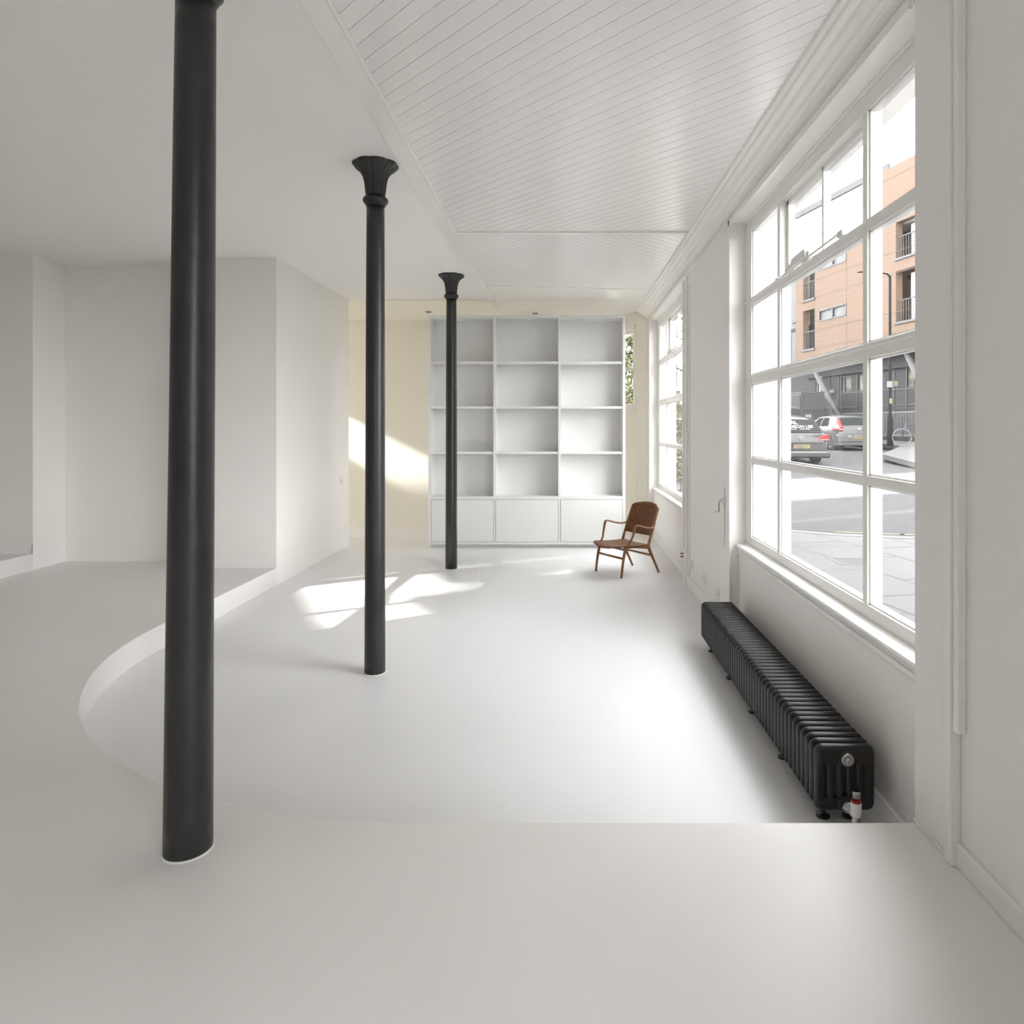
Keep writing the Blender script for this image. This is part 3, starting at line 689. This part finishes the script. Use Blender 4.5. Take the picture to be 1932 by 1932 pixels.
for (a, b_, c, d) in rec:
    q = MB(); q.box(a-0.05, b_+0.05, -0.06, 0.35, c-0.10, c, MBD)
    rl = q.build('balcony_sill', GREYF, bld)
    q = MB(); q.box(a, b_, 0.12, 0.16, c+0.95, c+1.0, MBD); q.box(a+0.02, a+0.07, 0.12, 0.16, c, c+0.98, MBD); q.box(b_-0.06, b_-0.02, 0.12, 0.16, c, c+0.98, MBD)
    k = a+0.2
    while k < b_-0.1: q.box(k-0.012, k+0.012, 0.13, 0.15, c, c+0.96, MBD); k += 0.16
    q.build('railing', STEEL, rl)
    MB().box(a, b_, 0.80, 0.95, c, d, MBD).build('balcony_door', _imat('balcony_white', (0.75, 0.75, 0.75), 0.6), bld)
# grey ground floor
gw = [(4.92, 4.10, 3.35, 4.15), (3.62, 2.40, 3.35, 4.15), (7.25, 6.40, 3.40, 4.05), (0.25, -1.2, 3.35, 4.20)]
gw = [(min(a, b_), max(a, b_), c, d) for a, b_, c, d in gw]
wallholes(-3.5, 12, 0.6, 4.25, 0.75, 1.2, gw).box(-3.5, 7.94, 0.6, 1.2, 4.25, 4.85, MBD).build('grey_ground_floor', GREYC, bld)
q = MB()
for s in (5.10, 4.92, 5.9, 3.62, 2.38, 2.12, 1.0, 0.20, -0.9, -2.2): q.box(s-0.03, s+0.03, 0.72, 0.75, 0.95, 4.25, MBD)
for z in (3.28, 2.55, 2.05, 1.55, 1.12): q.box(-3.5, 6.1, 0.725, 0.75, z-0.025, z+0.025, MBD)
q.build('facade_joints', GREYD, bld)
for (a, b_, c, d) in gw:
    q = MB()
    for r in ((a, a+0.06, c, d), (b_-0.06, b_, c, d), (a+(b_-a)*0.66, a+(b_-a)*0.66+0.05, c, d), (a, b_, c, c+0.05), (a, b_, d-0.05, d)): q.box(r[0], r[1], 0.76, 0.9, r[2], r[3], MBD)
    w_ = q.build('window', GREYD, bld)
    MB().box(a+.06, b_-.06, 0.82, 0.85, c+.05, d-.05, MBD).build('pane', mat('painted_leaf_reflection', (0.26, 0.27, 0.22), 0.5, spec=0.3, var=0.8, vscale=3.5, detail=8), w_)  # leaf reflections painted as mottled colour on dull panes
q = MB(); q.box(5.15, 5.85, 0.70, 0.75, 0.98, 2.95, MBD); dr = q.build('service_door', mat('service_door_grey', (0.075, 0.076, 0.078), 0.6), bld)
MB().box(5.38, 5.55, 0.685, 0.70, 1.95, 2.25, MBD).build('notice', PLAST_O, dr)
MB().box(5.45, 5.75, 0.6, 0.75, 3.32, 3.52, MBD).build('alarm_box', PLAST_O, bld, 0.03)
# slanting struts, post and soffit
for s0, z0, s1, z1 in ((6.75, 4.9, 3.55, 0.98), (-0.35, 4.9, -2.6, 0.98)):
    q = MB(); a = MBD @ Vector((s0, 0.25, z0)); b_ = MBD @ Vector((s1, 0.25, z1)); q.tube([a, b_], 0.14, 14); q.build('slanting_strut', STEEL, bld)
q = MB(); q.tube([MBD @ Vector((6.02, 0.3, 0.95)), MBD @ Vector((6.02, 0.3, 4.25))], 0.09, 12); q.build('post', mat('pale_post', (0.3, 0.3, 0.3), 0.5), bld)
# railings with white bars along the front
q = MB()
s = 4.4
while s > -3.4: q.box(s-0.010, s+0.010, 0.40, 0.42, 1.1, 2.25, MBD); s -= 0.10
q.box(-3.4, 4.4, 0.395, 0.425, 2.2, 2.24, MBD); q.box(-3.4, 4.4, 0.395, 0.425, 1.15, 1.19, MBD)
rl = q.build('white_railings', mat('white_railing', (0.32, 0.32, 0.32), 0.6), bld); 
# paler wing at the far end
MB().box(7.94, 12, 0.9, 9, 7.3, 13.3, MBD).build('pale_wing', PALE, bld)
q = MB(); q.box(7.94, 12, 0.85, 9, 4.25, 7.3, MBD); gwg = q.build('grey_wing', GREYC, bld)
for c, d, mm in ((7.7, 8.9, WING), (4.6, 7.0, WING), (10.2, 11.4, WING)):
    q = MB(); q.box(8.05, 9.6, 0.80, 0.86, c-0.06, d+0.06, MBD); w_ = q.build('window', GREYF, bld)
    MB().box(8.12, 8.75, 0.78, 0.81, c, d, MBD).build('pane', mm, w_)

# dark service enclosure at the foot of the building
t = empty('service_enclosure', (11.58, 33, 0.66), 'dark grey service enclosure behind the parked cars', 'enclosure')
MB().box(11.58, 12.7, 33, 37.5, 0.6, 3.20).build('body', mat('enclosure_dark', (0.035, 0.035, 0.036), 0.6), t, 0.02)
MB().box(11.54, 11.58, 33.1, 37.4, 0.7, 3.10).build('double_door', GREYC, t)
MB().box(11.525, 11.54, 33.8, 34.4, 2.25, 2.50).build('small_sign', PLAST_O, t)
MB().box(11.75, 12.05, 32.96, 33.0, 1.95, 2.15).build('notice', PLAST_O, t)
MB().box(11.56, 12.75, 32.98, 37.6, 3.20, 3.26).build('top_edge', STEEL, t)

# ---------------- street lamp
t = empty('street_lamp', (13.46, 28.0, 0.83), 'black street lamp post on the far pavement carrying two small signs', 'street lamp')
q = MB(); q.lathe([(0.115, 0.78), (0.115, 1.55), (0.11, 1.85), (0.075, 2.0), (0.055, 2.1), (0.05, 7.75)], (13.46, 28, 0), 16); q.build('post', mat('lamp_black', (0.03, 0.03, 0.033), 0.8, spec=0.08), t)
q = MB(); q.tube([(13.46, 28, 7.7), (13.3, 27.9, 7.80), (12.6, 27.6, 7.83)], 0.03, 8); ar = q.build('arm', MATS['lamp_black'], t)
q = MB(); q.prism([(11.95, 7.80), (12.6, 7.78), (12.65, 7.86), (12.3, 7.88)], 1, 27.45, 27.68); q.build('lamp_head', mat('lamp_grey', (0.12, 0.12, 0.12), 0.5), ar)
MB().box(13.30, 13.52, 27.90, 27.93, 3.17, 3.42).build('white_sign', PLAST_O, t)
q = MB(); q.box(13.58, 13.72, 27.90, 27.93, 3.22, 3.42); ys_ = q.build('yellow_sign', mat('sign_yellow', (0.42, 0.32, 0.13), 0.6), t)
q = MB(); q.box(13.61, 13.69, 27.885, 27.90, 3.26, 3.28); q.box(13.61, 13.69, 27.885, 27.90, 3.30, 3.32); q.prism([(13.63, 3.34), (13.67, 3.34), (13.65, 3.39)], 1, 27.885, 27.90); q.build('sign_lines', DARK, ys_)
MB().box(13.42, 13.50, 27.89, 27.95, 2.50, 2.72).build('yellow_sign', MATS['sign_yellow'], t)

# ---------------- bicycle leaning at the far railings
def bicycle(x, y, z):
    t = empty('bicycle', (x, y, z), 'bicycle with pale wheels parked on the far pavement', 'bicycle')
    M = Matrix.Translation((x, y, z)) @ Matrix.Rotation(math.radians(-25), 4, 'Z')
    al = mat('bike_tyre', (0.25, 0.25, 0.25), 0.5); fr = mat('bike_frame', (0.05, 0.045, 0.12), 0.4)
    for cx_ in (0.0, 1.0):
        q = MB(); ring = []
        for k in range(29): a = 2*PI*k/28; ring.append(M @ Vector((cx_+0.33*math.cos(a), 0, 0.34+0.33*math.sin(a))))
        q.tube(ring, 0.018, 8); wh = q.build('wheel', al, t)
        q = MB()
        for k in range(12): a = PI*k/6; q.tube([M @ Vector((cx_, 0, 0.34)), M @ Vector((cx_+0.32*math.cos(a), 0, 0.34+0.32*math.sin(a)))], 0.002, 4)
        q.build('spokes', STEEL, wh)
    q = MB()
    for a, b_ in (((0, .34), (.16, .92)), ((.12, .78), (.45, .30)), ((.12, .84), (.62, .84)), ((.45, .30), (.65, .90)), ((.45, .30), (1, .34)), ((.63, .80), (1, .34))):
        q.tube([M @ Vector((a[0], 0, a[1])), M @ Vector((b_[0], 0, b_[1]))], 0.016, 8)
    q.build('frame', fr, t)
    q = MB(); q.tube([M @ Vector((.16, -.27, .98)), M @ Vector((.17, 0, .96)), M @ Vector((.16, .27, .98))], 0.013, 8); q.build('handlebar', DARK, t)
    q = MB(); q.tube([M @ Vector((.56, 0, .95)), M @ Vector((.80, 0, .96))], [(0.03, 0.03), (0.03, 0.08)], 8, up=(0, 0, 1)); q.build('saddle', DARK, t)
bicycle(13.25, 26.6, 0.80)

# ---------------- cars
TYRE = mat('tyre', (0.02, 0.02, 0.02), 0.8); ALLOY = mat('alloy', (0.45, 0.45, 0.46), 0.3, metal=0.6)
CGL = mat('car_glass', (0.07, 0.075, 0.075), 0.5, spec=0.0)
RED = mat('tail_lamp_red', (0.55, 0.03, 0.035), 0.4, spec=0.2)
def textmesh(body, size, m, parent, M, name, bold=0.0):
    cu = bpy.data.curves.new(name, 'FONT'); cu.body = body; cu.size = size; cu.align_x = 'CENTER'; cu.align_y = 'CENTER'; cu.extrude = 0.002; cu.offset = bold
    tmp = bpy.data.objects.new('tmp_text', cu); C.objects.link(tmp)
    dg = bpy.context.evaluated_depsgraph_get(); me = bpy.data.meshes.new_from_object(tmp.evaluated_get(dg))
    bpy.data.objects.remove(tmp); me.transform(M); me.materials.clear(); me.materials.append(m)
    o = bpy.data.objects.new(name, me); C.objects.link(o); o.parent = parent; o.matrix_parent_inverse = PINV(parent)
    return o
def PINV(p):
    L = Matrix.Identity(4); ch = []
    while p is not None: ch.append(p); p = p.parent
    for q_ in ch[::-1]: L = L @ q_.matrix_parent_inverse @ q_.matrix_basis
    return L.inverted()
def lerp(tab, y):
    if y <= tab[0][0]: return tab[0][1]
    for (a, va), (b_, vb) in zip(tab, tab[1:]):
        if y <= b_:
            u = (y-a)/(b_-a); u = u*u*(3-2*u) if False else u; return va+(vb-va)*u
    return tab[-1][1]
def car(name, label, loc, rz, L, W, top, belt, paint, wheels, wr, windows, group=None, wid=None, arch=True):
    # local: y from 0 (rear) to L (front), x across, z up
    t = empty(name, loc, label, 'car', group, rotz=rz)
    M = Matrix.Translation(loc) @ Matrix.Rotation(rz, 4, 'Z')
    hwt = wid or [(0, 0.86), (0.12, 0.95), (0.6, 1.0), (L-0.9, 1.0), (L-0.3, 0.93), (L, 0.72)]
    def ring(y):
        w_ = W/2*lerp(hwt, y); zt = lerp(top, y); zb = min(lerp(belt, y), zt-0.03); z0 = 0.22 + (0.06 if y < 0.1 or y > L-0.1 else 0)
        k = max(0.0, min(1.0, (zt-zb)/0.45)); wr_ = w_*(0.93-0.20*k)
        return [(0, z0), (w_*0.88, z0), (w_*0.975, z0+0.10), (w_, 0.50), (w_*1.0, 0.5+0.5*(zb-0.5)), (w_*0.975, zb), (w_*0.975+(wr_-w_*0.975)*0.5, zb+(zt-zb)*0.55), (wr_, zb+(zt-zb)*0.88), (wr_*0.86, zt-(zt-zb)*0.03), (wr_*0.5, zt+0.012*k), (0, zt+0.02*k)]
    def P(y, tt):
        r = ring(y); i = min(int(tt), len(r)-2); u = tt-i; a, b_ = r[i], r[i+1]
        return (a[0]+(b_[0]-a[0])*u, a[1]+(b_[1]-a[1])*u)
    ys_ = sorted(set([0, 0.03, 0.08, 0.15] + [L*i/34 for i in range(35)] + [L-0.04] + [a for a, _ in top] + [a for a, _ in belt]))
    rings = []
    for y in ys_:
        r = ring(y); full = r + [(-x, z) for x, z in r[::-1][1:-1]]
        rings.append([M @ Vector((x, y, z)) for x, z in full])
    body = MB().loft(rings).build('body', paint, t)
    # glazing: patches lifted just off the body surface. windows: (side?, poly of (y, t))
    for kind, pl, nm, mm in windows:
        q = MB()
        if kind == 'side':
            for sg in (1, -1):
                (ya0, ya1), (yb0, yb1), t0, t1 = pl
                rows = []
                for i in range(7):
                    tt = t0+(t1-t0)*i/6; u = i/6; a = ya0+(yb0-ya0)*u; b_ = ya1+(yb1-ya1)*u; rows.append([M @ Vector((sg*(P(a+(b_-a)*j/8, tt)[0]+0.006), a+(b_-a)*j/8, P(a+(b_-a)*j/8, tt)[1]+0.003)) for j in range(9)])
                q.loft(rows, closed=False, caps=False, smooth=True)
        else:   # 'rear' / 'front' : y range, x share; follows the top line
            y0, y1, share0, share1 = pl; rows = []
            for i in range(9):
                y = y0+(y1-y0)*i/8; r = ring(y); sh = share0+(share1-share0)*i/8; row = []
                wt = r[7][0]; 
                for j in range(-6, 7):
                    xx = sh*wt*j/6; a = abs(xx)
                    zz = r[9][1] + (r[10][1]-r[9][1])*max(0, 1-a/max(r[9][0], 1e-3)) if a <= r[9][0] else (r[9][1]+(r[8][1]-r[9][1])*min(1, (a-r[9][0])/max(r[8][0]-r[9][0], 1e-3)) if a <= r[8][0] else r[8][1]+(r[7][1]-r[8][1])*min(1, (a-r[8][0])/max(r[7][0]-r[8][0], 1e-3)))
                    row.append(M @ Vector((xx, y-(0.012 if kind == 'rear' else -0.012), zz+0.010)))
                rows.append(row)
            q.loft(rows, closed=False, caps=False, smooth=True)
        q.build(nm, mm, t)
    for y in wheels:
        for sg in (1, -1):
            x0 = sg*(W/2-0.20); x1 = sg*(W/2+0.004)
            q = MB(); q.lathe([(wr*0.9, x0), (wr, x0+sg*0.03), (wr, x1-sg*0.03), (wr*0.93, x1), (wr*0.66, x1), (wr*0.64, x1-sg*0.05)], (0, y, wr), 28, 'x', M)
            wh = q.build('wheel', TYRE, t)
            q = MB(); q.lathe([(wr*0.66, x1-sg*0.03), (wr*0.66, x1+sg*0.003), (wr*0.60, x1+sg*0.003), (wr*0.58, x1-sg*0.02)], (0, y, wr), 28, 'x', M)
            for k in range(8):
                a = PI*k/4; q.prism([(y+math.cos(a+s)*rr*wr, wr+math.sin(a+s)*rr*wr) for rr, s in ((0.12, -0.4), (0.62, -0.12), (0.62, 0.12), (0.12, 0.4))], 0, x1-sg*0.012, x1+sg*0.002, M)
            q.build('rim', ALLOY, wh)
            if arch:
                q = MB(); pl_ = [(y+math.cos(PI*k/16)*(wr+0.055), wr+math.sin(PI*k/16)*(wr+0.055)) for k in range(17)] + [(y-wr-0.055, 0.2), (y+wr+0.055, 0.2)]
                q.prism(pl_, 0, sg*(W/2-0.24), sg*(W/2+0.0015), M); q.build('wheel_arch', DARK, wh)
    return t, M, P, ring
BLK = mat('black_car_paint', (0.03, 0.028, 0.027), 0.2, spec=0.45, coat=0.15)
SIL = mat('silver_car_paint', (0.21, 0.21, 0.213), 0.35, spec=0.3, coat=0.1)
GRN = mat('teal_car_paint', (0.09, 0.13, 0.135), 0.35, spec=0.3)
# black people carrier seen from behind
L = 4.75; z = gz(22)
t, M, P, ring = car('people_carrier', 'black people carrier with white lettering on its rear window', (7.72, 22.0, z), math.radians(3), L, 1.92,
    [(0, .70), (.02, .86), (.08, .95), (.14, 1.02), (.50, 1.43), (.64, 1.53), (1.5, 1.62), (2.6, 1.60), (3.2, 1.42), (3.9, 1.02), (4.5, .86), (4.75, .66)],
    [(0, .66), (.1, .92), (.3, .96), (3.2, .94), (4.0, .86), (4.75, .62)], BLK, (0.95, 3.8), 0.34,
    [('rear', (.145, .52, .94, .90), 'rear_window', CGL), ('front', (3.25, 3.85, .92, .98), 'windscreen', CGL), ('side', ((1.0, 1.9), (1.15, 1.9), 5.2, 6.9), 'side_window', CGL), ('side', ((2.0, 3.0), (2.0, 2.8), 5.2, 6.9), 'side_window', CGL)])
def rb(x0, x1, y0, y1, z0, z1, nm, m, bev=0.01, lab=None):
    o = MB().box(x0, x1, y0, y1, z0, z1, M).build(nm, m, t, bev)
    if lab: o['label'] = lab
    return o
RW = M @ Matrix.Translation((0, 0.32, 1.235)) @ Matrix.Rotation(math.radians(49), 4, 'X')
WHT = mat('white_lettering', (0.55, 0.55, 0.55), 0.5)
def rtext(s, size, x, v, bold=0.0, nm='lettering', m=WHT, dz=0.035):
    return textmesh(s, size, m, t, RW @ Matrix.Translation((x, v, dz)), nm, bold)
rtext('ADDISON LEE', 0.165, -0.02, -0.04, 0.005)
rtext('AL', 0.20, -0.10, 0.13, 0.012)
q = MB()
for k in range(9):
    if k in (4,): continue
    q.box(-0.42+k*0.09, -0.35+k*0.09, -0.16, -0.125, 0.03, 0.035, RW)
q.build('small_print', WHT, t)
rb(-0.70, 0.70, -0.045, 0.02, 0.69, 0.74, 'tailgate_trim', mat('black_trim', (0.025, 0.025, 0.025), 0.4))
rb(-0.94, 0.94, -0.07, 0.10, 0.22, 0.42, 'bumper', mat('dark_bumper', (0.03, 0.03, 0.03), 0.3), 0.05)
rb(-0.80, 0.80, -0.085, -0.06, 0.40, 0.42, 'chrome_strip', CHROME, 0.004)
for sg in (1, -1):
    q = MB(); q.prism([(sg*0.56, 0.78), (sg*0.93, 0.76), (sg*0.945, 0.86), (sg*0.90, 0.985), (sg*0.72, 0.95), (sg*0.60, 0.88)], 1, -0.005, 0.30, M); tl = q.build('tail_lamp', RED, t, 0.02)
    q = MB(); q.box(min(sg*0.60, sg*0.92), max(sg*0.60, sg*0.92), -0.015, 0.02, 0.79, 0.82, M); q.build('white_strip', mat('lamp_clear', (0.5, 0.45, 0.42), 0.2), tl)
NP = mat('number_plate_yellow', (0.48, 0.37, 0.11), 0.5)
pl_ = rb(-0.27, 0.27, -0.05, 0.02, 0.53, 0.65, 'number_plate', NP, 0.004)
textmesh('PG68 C', 0.125, DARK, pl_, M @ Matrix.Translation((-0.03, -0.053, 0.59)) @ Matrix.Rotation(PI/2, 4, 'X'), 'plate_characters', 0.002)
q = MB(); q.lathe([(0.075, -0.01), (0.075, 0.05)], (0.0, 0, 0.86), 24, 'y', M); bd = q.build('badge', mat('badge_white', (0.5, 0.5, 0.5), 0.2), t)
q = MB()
for xs in (-1, 1):
    q.prism([(xs*0.042, .912), (xs*0.030, .912), (0, .872), (0, .89)], 1, -0.016, -0.01, M)
    q.prism([(xs*0.058, .88), (xs*0.047, .885), (xs*0.020, .808), (xs*0.03, .808)], 1, -0.016, -0.01, M); q.prism([(xs*0.020, .808), (xs*0.03, .808), (0.006*xs, .86), (0, .855)], 1, -0.016, -0.01, M)
q.build('badge_letters', DARK, bd)
# silver hatchback
z = gz(28.5)
def hatch(name, label, loc, rz, paint, hbelt=0.93, H=1.46, group=None):
    return car(name, label, loc, rz, 4.27, 1.78,
    [(0, .70), (.03, .93), (.20, 1.0), (.30, 1.06), (.75, H-.10), (.92, H-.04), (1.8, H), (2.4, H-.03), (3.0, H-.26), (3.4, .98), (4.0, .80), (4.27, .60)],
    [(0, .68), (.2, .92), (.6, hbelt+.04), (3.0, hbelt-.02), (4.27, .56)], paint, (0.75, 3.36), 0.31,
    [('rear', (.27, .73, .98, .92), 'rear_window', CGL), ('front', (2.45, 3.15, .90, .98), 'windscreen', CGL), ('side', ((1.0, 1.75), (1.25, 1.75), 5.2, 6.9), 'side_window', CGL), ('side', ((1.82, 2.75), (1.82, 2.3), 5.2, 6.9), 'side_window', CGL)], group)
t, M, P, ring = hatch('hatchback', 'silver hatchback parked with its rear towards the window', (12.20, 28.0, z), math.radians(3), SIL)
for sg in (1, -1):
    q = MB(); q.prism([(sg*0.66, 0.80), (sg*0.89, 0.82), (sg*0.90, 0.90), (sg*0.76, 0.97), (sg*0.71, 1.32), (sg*0.655, 1.34), (sg*0.67, 0.95)], 1, 0.05, 0.55, M)
    # follow the slope of the tailgate
    me = q.build('tail_lamp', RED, t, 0.01)
    Mi = M.inverted()
    for v in me.data.vertices:
        p = Mi @ v.co; sh = max(0.0, p.z-0.98)*1.25; p.y = p.y - 0.065 + (sh if p.y < 0.3 else 0); v.co = M @ p
    q = MB(); q.box(min(sg*0.68, sg*0.86), max(sg*0.68, sg*0.86), -0.03, 0.0, 0.85, 0.90, M); q.build('white_strip', MATS['lamp_clear'], me)
pl_ = MB().box(-0.26, 0.26, -0.05, -0.01, 0.47, 0.58, M).build('number_plate', NP, t, 0.004)
textmesh('LK59 UZX', 0.10, DARK, pl_, M @ Matrix.Translation((0, -0.053, 0.525)) @ Matrix.Rotation(PI/2, 4, 'X'), 'plate_characters', 0.002)
MB().box(-0.88, 0.88, -0.03, 0.25, 0.20, 0.34, M).build('lower_bumper', mat('bumper_grey', (0.12, 0.12, 0.12), 0.6), t, 0.03)
MB().box(-0.885, 0.885, -0.035, 0.2, 0.35, 0.66, M).build('bumper', SIL, t, 0.04)
q = MB()
for dz in (0, 0.055): q.prism([(-0.07, 0.83+dz), (0, 0.875+dz), (0.07, 0.83+dz), (0.07, 0.85+dz), (0, 0.897+dz), (-0.07, 0.85+dz)], 1, -0.012, 0.02, M)
q.build('chevron_badge', CHROME, t)
q = MB(); q.lathe([(0.001, -0.05), (0.075, -0.05), (0.075, -0.03)], (-0.42, 0, 0.545), 20, 'y', M); ov = q.build('oval_sticker', PLAST_O, t)
textmesh('GB', 0.08, DARK, ov, M @ Matrix.Translation((-0.42, -0.053, 0.545)) @ Matrix.Rotation(PI/2, 4, 'X'), 'sticker_letters', 0.002)
MB().box(-0.07, 0.07, -0.012, 0.03, 0.72, 0.735, M).build('tailgate_handle', MATS['bumper_grey'], t)
q = MB(); q.tube([M @ Vector((0, 1.05, 1.43)), M @ Vector((0, 0.95, 1.50))], 0.008, 6); q.build('aerial', DARK, t)
# tall teal car ahead of the black one
t, M, P, ring = car('tall_car', 'pale teal tall car parked in front of the black people carrier', (9.25, 27.9, gz(28)), math.radians(3), 4.4, 1.9,
    [(0, .85), (.04, 1.1), (.15, 1.2), (.45, 1.72), (.7, 1.86), (3.0, 1.86), (3.5, 1.5), (3.9, 1.1), (4.4, .9)],
    [(0, .80), (.15, 1.08), (3.2, 1.1), (4.4, .8)], GRN, (0.8, 3.6), 0.33,
    [('rear', (.13, .48, 1.02, 0.98), 'rear_window', CGL), ('side', ((1.0, 3.0), (1.1, 2.8), 5.2, 6.9), 'side_window', CGL)])
# grey car glimpsed through the far window
t, M, P, ring = hatch('hatchback', 'grey car glimpsed through the far window', (5.6, 18.6, gz(18)), math.radians(85), mat('grey_car_paint', (0.17, 0.175, 0.18), 0.3, coat=0.5))

# ---------------- planting: shrub outside the corner window, street tree
def leafmat(name, c1, c2):
    m = bpy.data.materials.new(name); m.use_nodes = True; nt = m.node_tree; b = nt.nodes['Principled BSDF']; b.inputs['Roughness'].default_value = 0.5
    g = nt.nodes.new('ShaderNodeNewGeometry'); r = nt.nodes.new('ShaderNodeValToRGB'); r.color_ramp.elements[0].color = (*c1, 1); r.color_ramp.elements[1].color = (*c2, 1)
    nt.links.new(g.outputs['Random Per Island'], r.inputs[0]); nt.links.new(r.outputs[0], b.inputs['Base Color']); return m
LEAF = leafmat('evergreen_leaf', (0.012, 0.018, 0.008), (0.22, 0.21, 0.10))
LEAF2 = leafmat('autumn_leaf', (0.05, 0.05, 0.02), (0.14, 0.11, 0.06))
BARK = mat('bark', (0.09, 0.07, 0.05), 0.9, bump=0.6, bscale=15)
def leaves(mb, cx_, cy_, z0, z1, rx, ry, n, size, rnd):
    for _ in range(n):
        a = rnd.random()*2*PI; k = rnd.random()**0.4; zz = rnd.random(); s = math.sin(PI*min(1, 0.25+zz*0.72))**0.6
        c = Vector((cx_+math.cos(a)*rx*k*s, cy_+math.sin(a)*ry*k*s, z0+(z1-z0)*zz))
        R = Matrix.Rotation(rnd.random()*2*PI, 3, 'Z') @ Matrix.Rotation(rnd.uniform(-1.2, 1.2), 3, 'X') @ Matrix.Rotation(rnd.uniform(-.8, .8), 3, 'Y')
        L_ = size*rnd.uniform(.6, 1.3); w_ = L_*0.35
        vs = [R @ Vector(p) + c for p in ((0, -L_/2, 0), (w_/2, -L_*.1, L_*.06), (w_*.4, L_*.25, L_*.05), (0, L_/2, -L_*.06), (-w_*.4, L_*.25, L_*.05), (-w_/2, -L_*.1, L_*.06))]
        mb.add(vs, [(0, 1, 2, 3, 4, 5)])
rnd = random.Random(3)
t = empty('garden_shrub', (1.55, 13.0, 0.33), 'leafy evergreen shrub seen through the small corner window', 'shrub')
q = MB(); leaves(q, 1.5, 13.0, 0.5, 3.3, 1.0, 0.8, 8000, 0.12, rnd); q.build('foliage', LEAF, t)
q = MB()
for k in range(6): a = k*1.1; q.tube([(1.5, 13, 0.33), (1.5+.2*math.cos(a), 13+.2*math.sin(a), 1.2), (1.5+.6*math.cos(a), 13+.5*math.sin(a), 2.6)], [0.035, 0.02, 0.008], 6)
q.build('stems', BARK, t)
t = empty('street_tree', (5.4, 30.0, 0.5), 'sparse street tree glimpsed through the far window', 'tree')
q = MB(); q.tube([(5.4, 30, .5), (5.45, 30, 3), (5.4, 30, 6)], [.14, .11, .07], 8)
tr = []
for k in range(14):
    a = k*2.4; z_ = 2.8+k*0.28; e_ = (5.4+1.6*math.cos(a), 30+1.6*math.sin(a), z_+1.4); q.tube([(5.42, 30, z_), ((5.4+e_[0])/2, (30+e_[1])/2, z_+.5), e_], [.05, .03, .01], 6)
q.build('trunk', BARK, t)
q = MB(); leaves(q, 5.4, 30, 3.2, 8.2, 2.0, 2.0, 1400, 0.2, rnd); q.build('crown', LEAF2, t)

# ---------------- unseen blockers added to shape the sunlight; distant terrace
BR = mat('pale_brick', (0.30, 0.25, 0.2), 0.85, var=0.1, vscale=3); GB = mat('grey_render', (0.3, 0.3, 0.3), 0.85)
AX = Vector((0.877, 0.48, 0)); UX = Vector((-0.48, 0.877, 0))
MS = Matrix(((AX.x, UX.x, 0, 0), (AX.y, UX.y, 0, 0), (0, 0, 1, 0), (0, 0, 0, 1)))
def blk(name, label, D0, D1, u0, u1, z0, z1, m, cat='building'):  # box added out of view to cut the sun
    t = empty(name, MS @ Vector((D0, (u0+u1)/2, 0.4)), label, cat)
    MB().box(D0, D1, u0, u1, z0, z1, MS).build('walls', m, t); MB().box(D0-.2, D1, u0, u1, z1, z1+.3, MS).build('roof', GB, t)
blk('tall_sun_blocker', 'tall unseen block added to keep sun off the large window', 25, 34, -14, 5.44, 0.3, 26, BR)
blk('low_sun_blocker', 'low unseen block added to trim the sun patch on the floor', 25, 30, 5.46, 6.29, 0.3, 12.55, BR)
blk('low_sun_blocker', 'low unseen block added on the other side of the sun slit', 25, 30, 6.355, 7.08, 0.3, 12.25, BR)
blk('narrow_sun_blocker', 'narrow unseen block added to bound the sun patch', 25, 30, 7.10, 8.1, 0.3, 16.5, GB)
blk('corner_sun_blocker', 'unseen grey block added to shade the far pavement', 36, 44, 11.5, 15.5, 0.3, 17, GB)
t = empty('sun_screen', MS @ Vector((24.5, 6.6, 14)), 'bridge deck added out of view, cutting the upper sunlight', 'screen')  # unseen piece, added to stop the upper sun rays
MB().box(24.4, 24.7, 5.36, 8.1, 12.9, 17.5, MS).box(24.4, 24.7, 8.1, 9.4, 11.3, 17.5, MS).build('panel', GB, t)
t = empty('slit_baffle', MS @ Vector((25.5, 6.32, 12.2)), 'beam added out of view to cut the sun in the slit', 'baffle')  # unseen piece, added to stop sun partway up the slit
MB().box(25.2, 25.6, 6.292, 6.353, 12.15, 12.6, MS).build('baffle', GB, t)
t = empty('distant_terrace', (9, 62, 1), 'pale distant terrace at the end of the side street', 'building')
MB().box(-8, 13.5, 62, 70, 0.6, 4.2).build('walls', mat('distant_orange', (0.33, 0.27, 0.2), 0.9), t); MB().box(-8, 13.5, 61.8, 70, 4.2, 4.8).build('roof', GB, t)
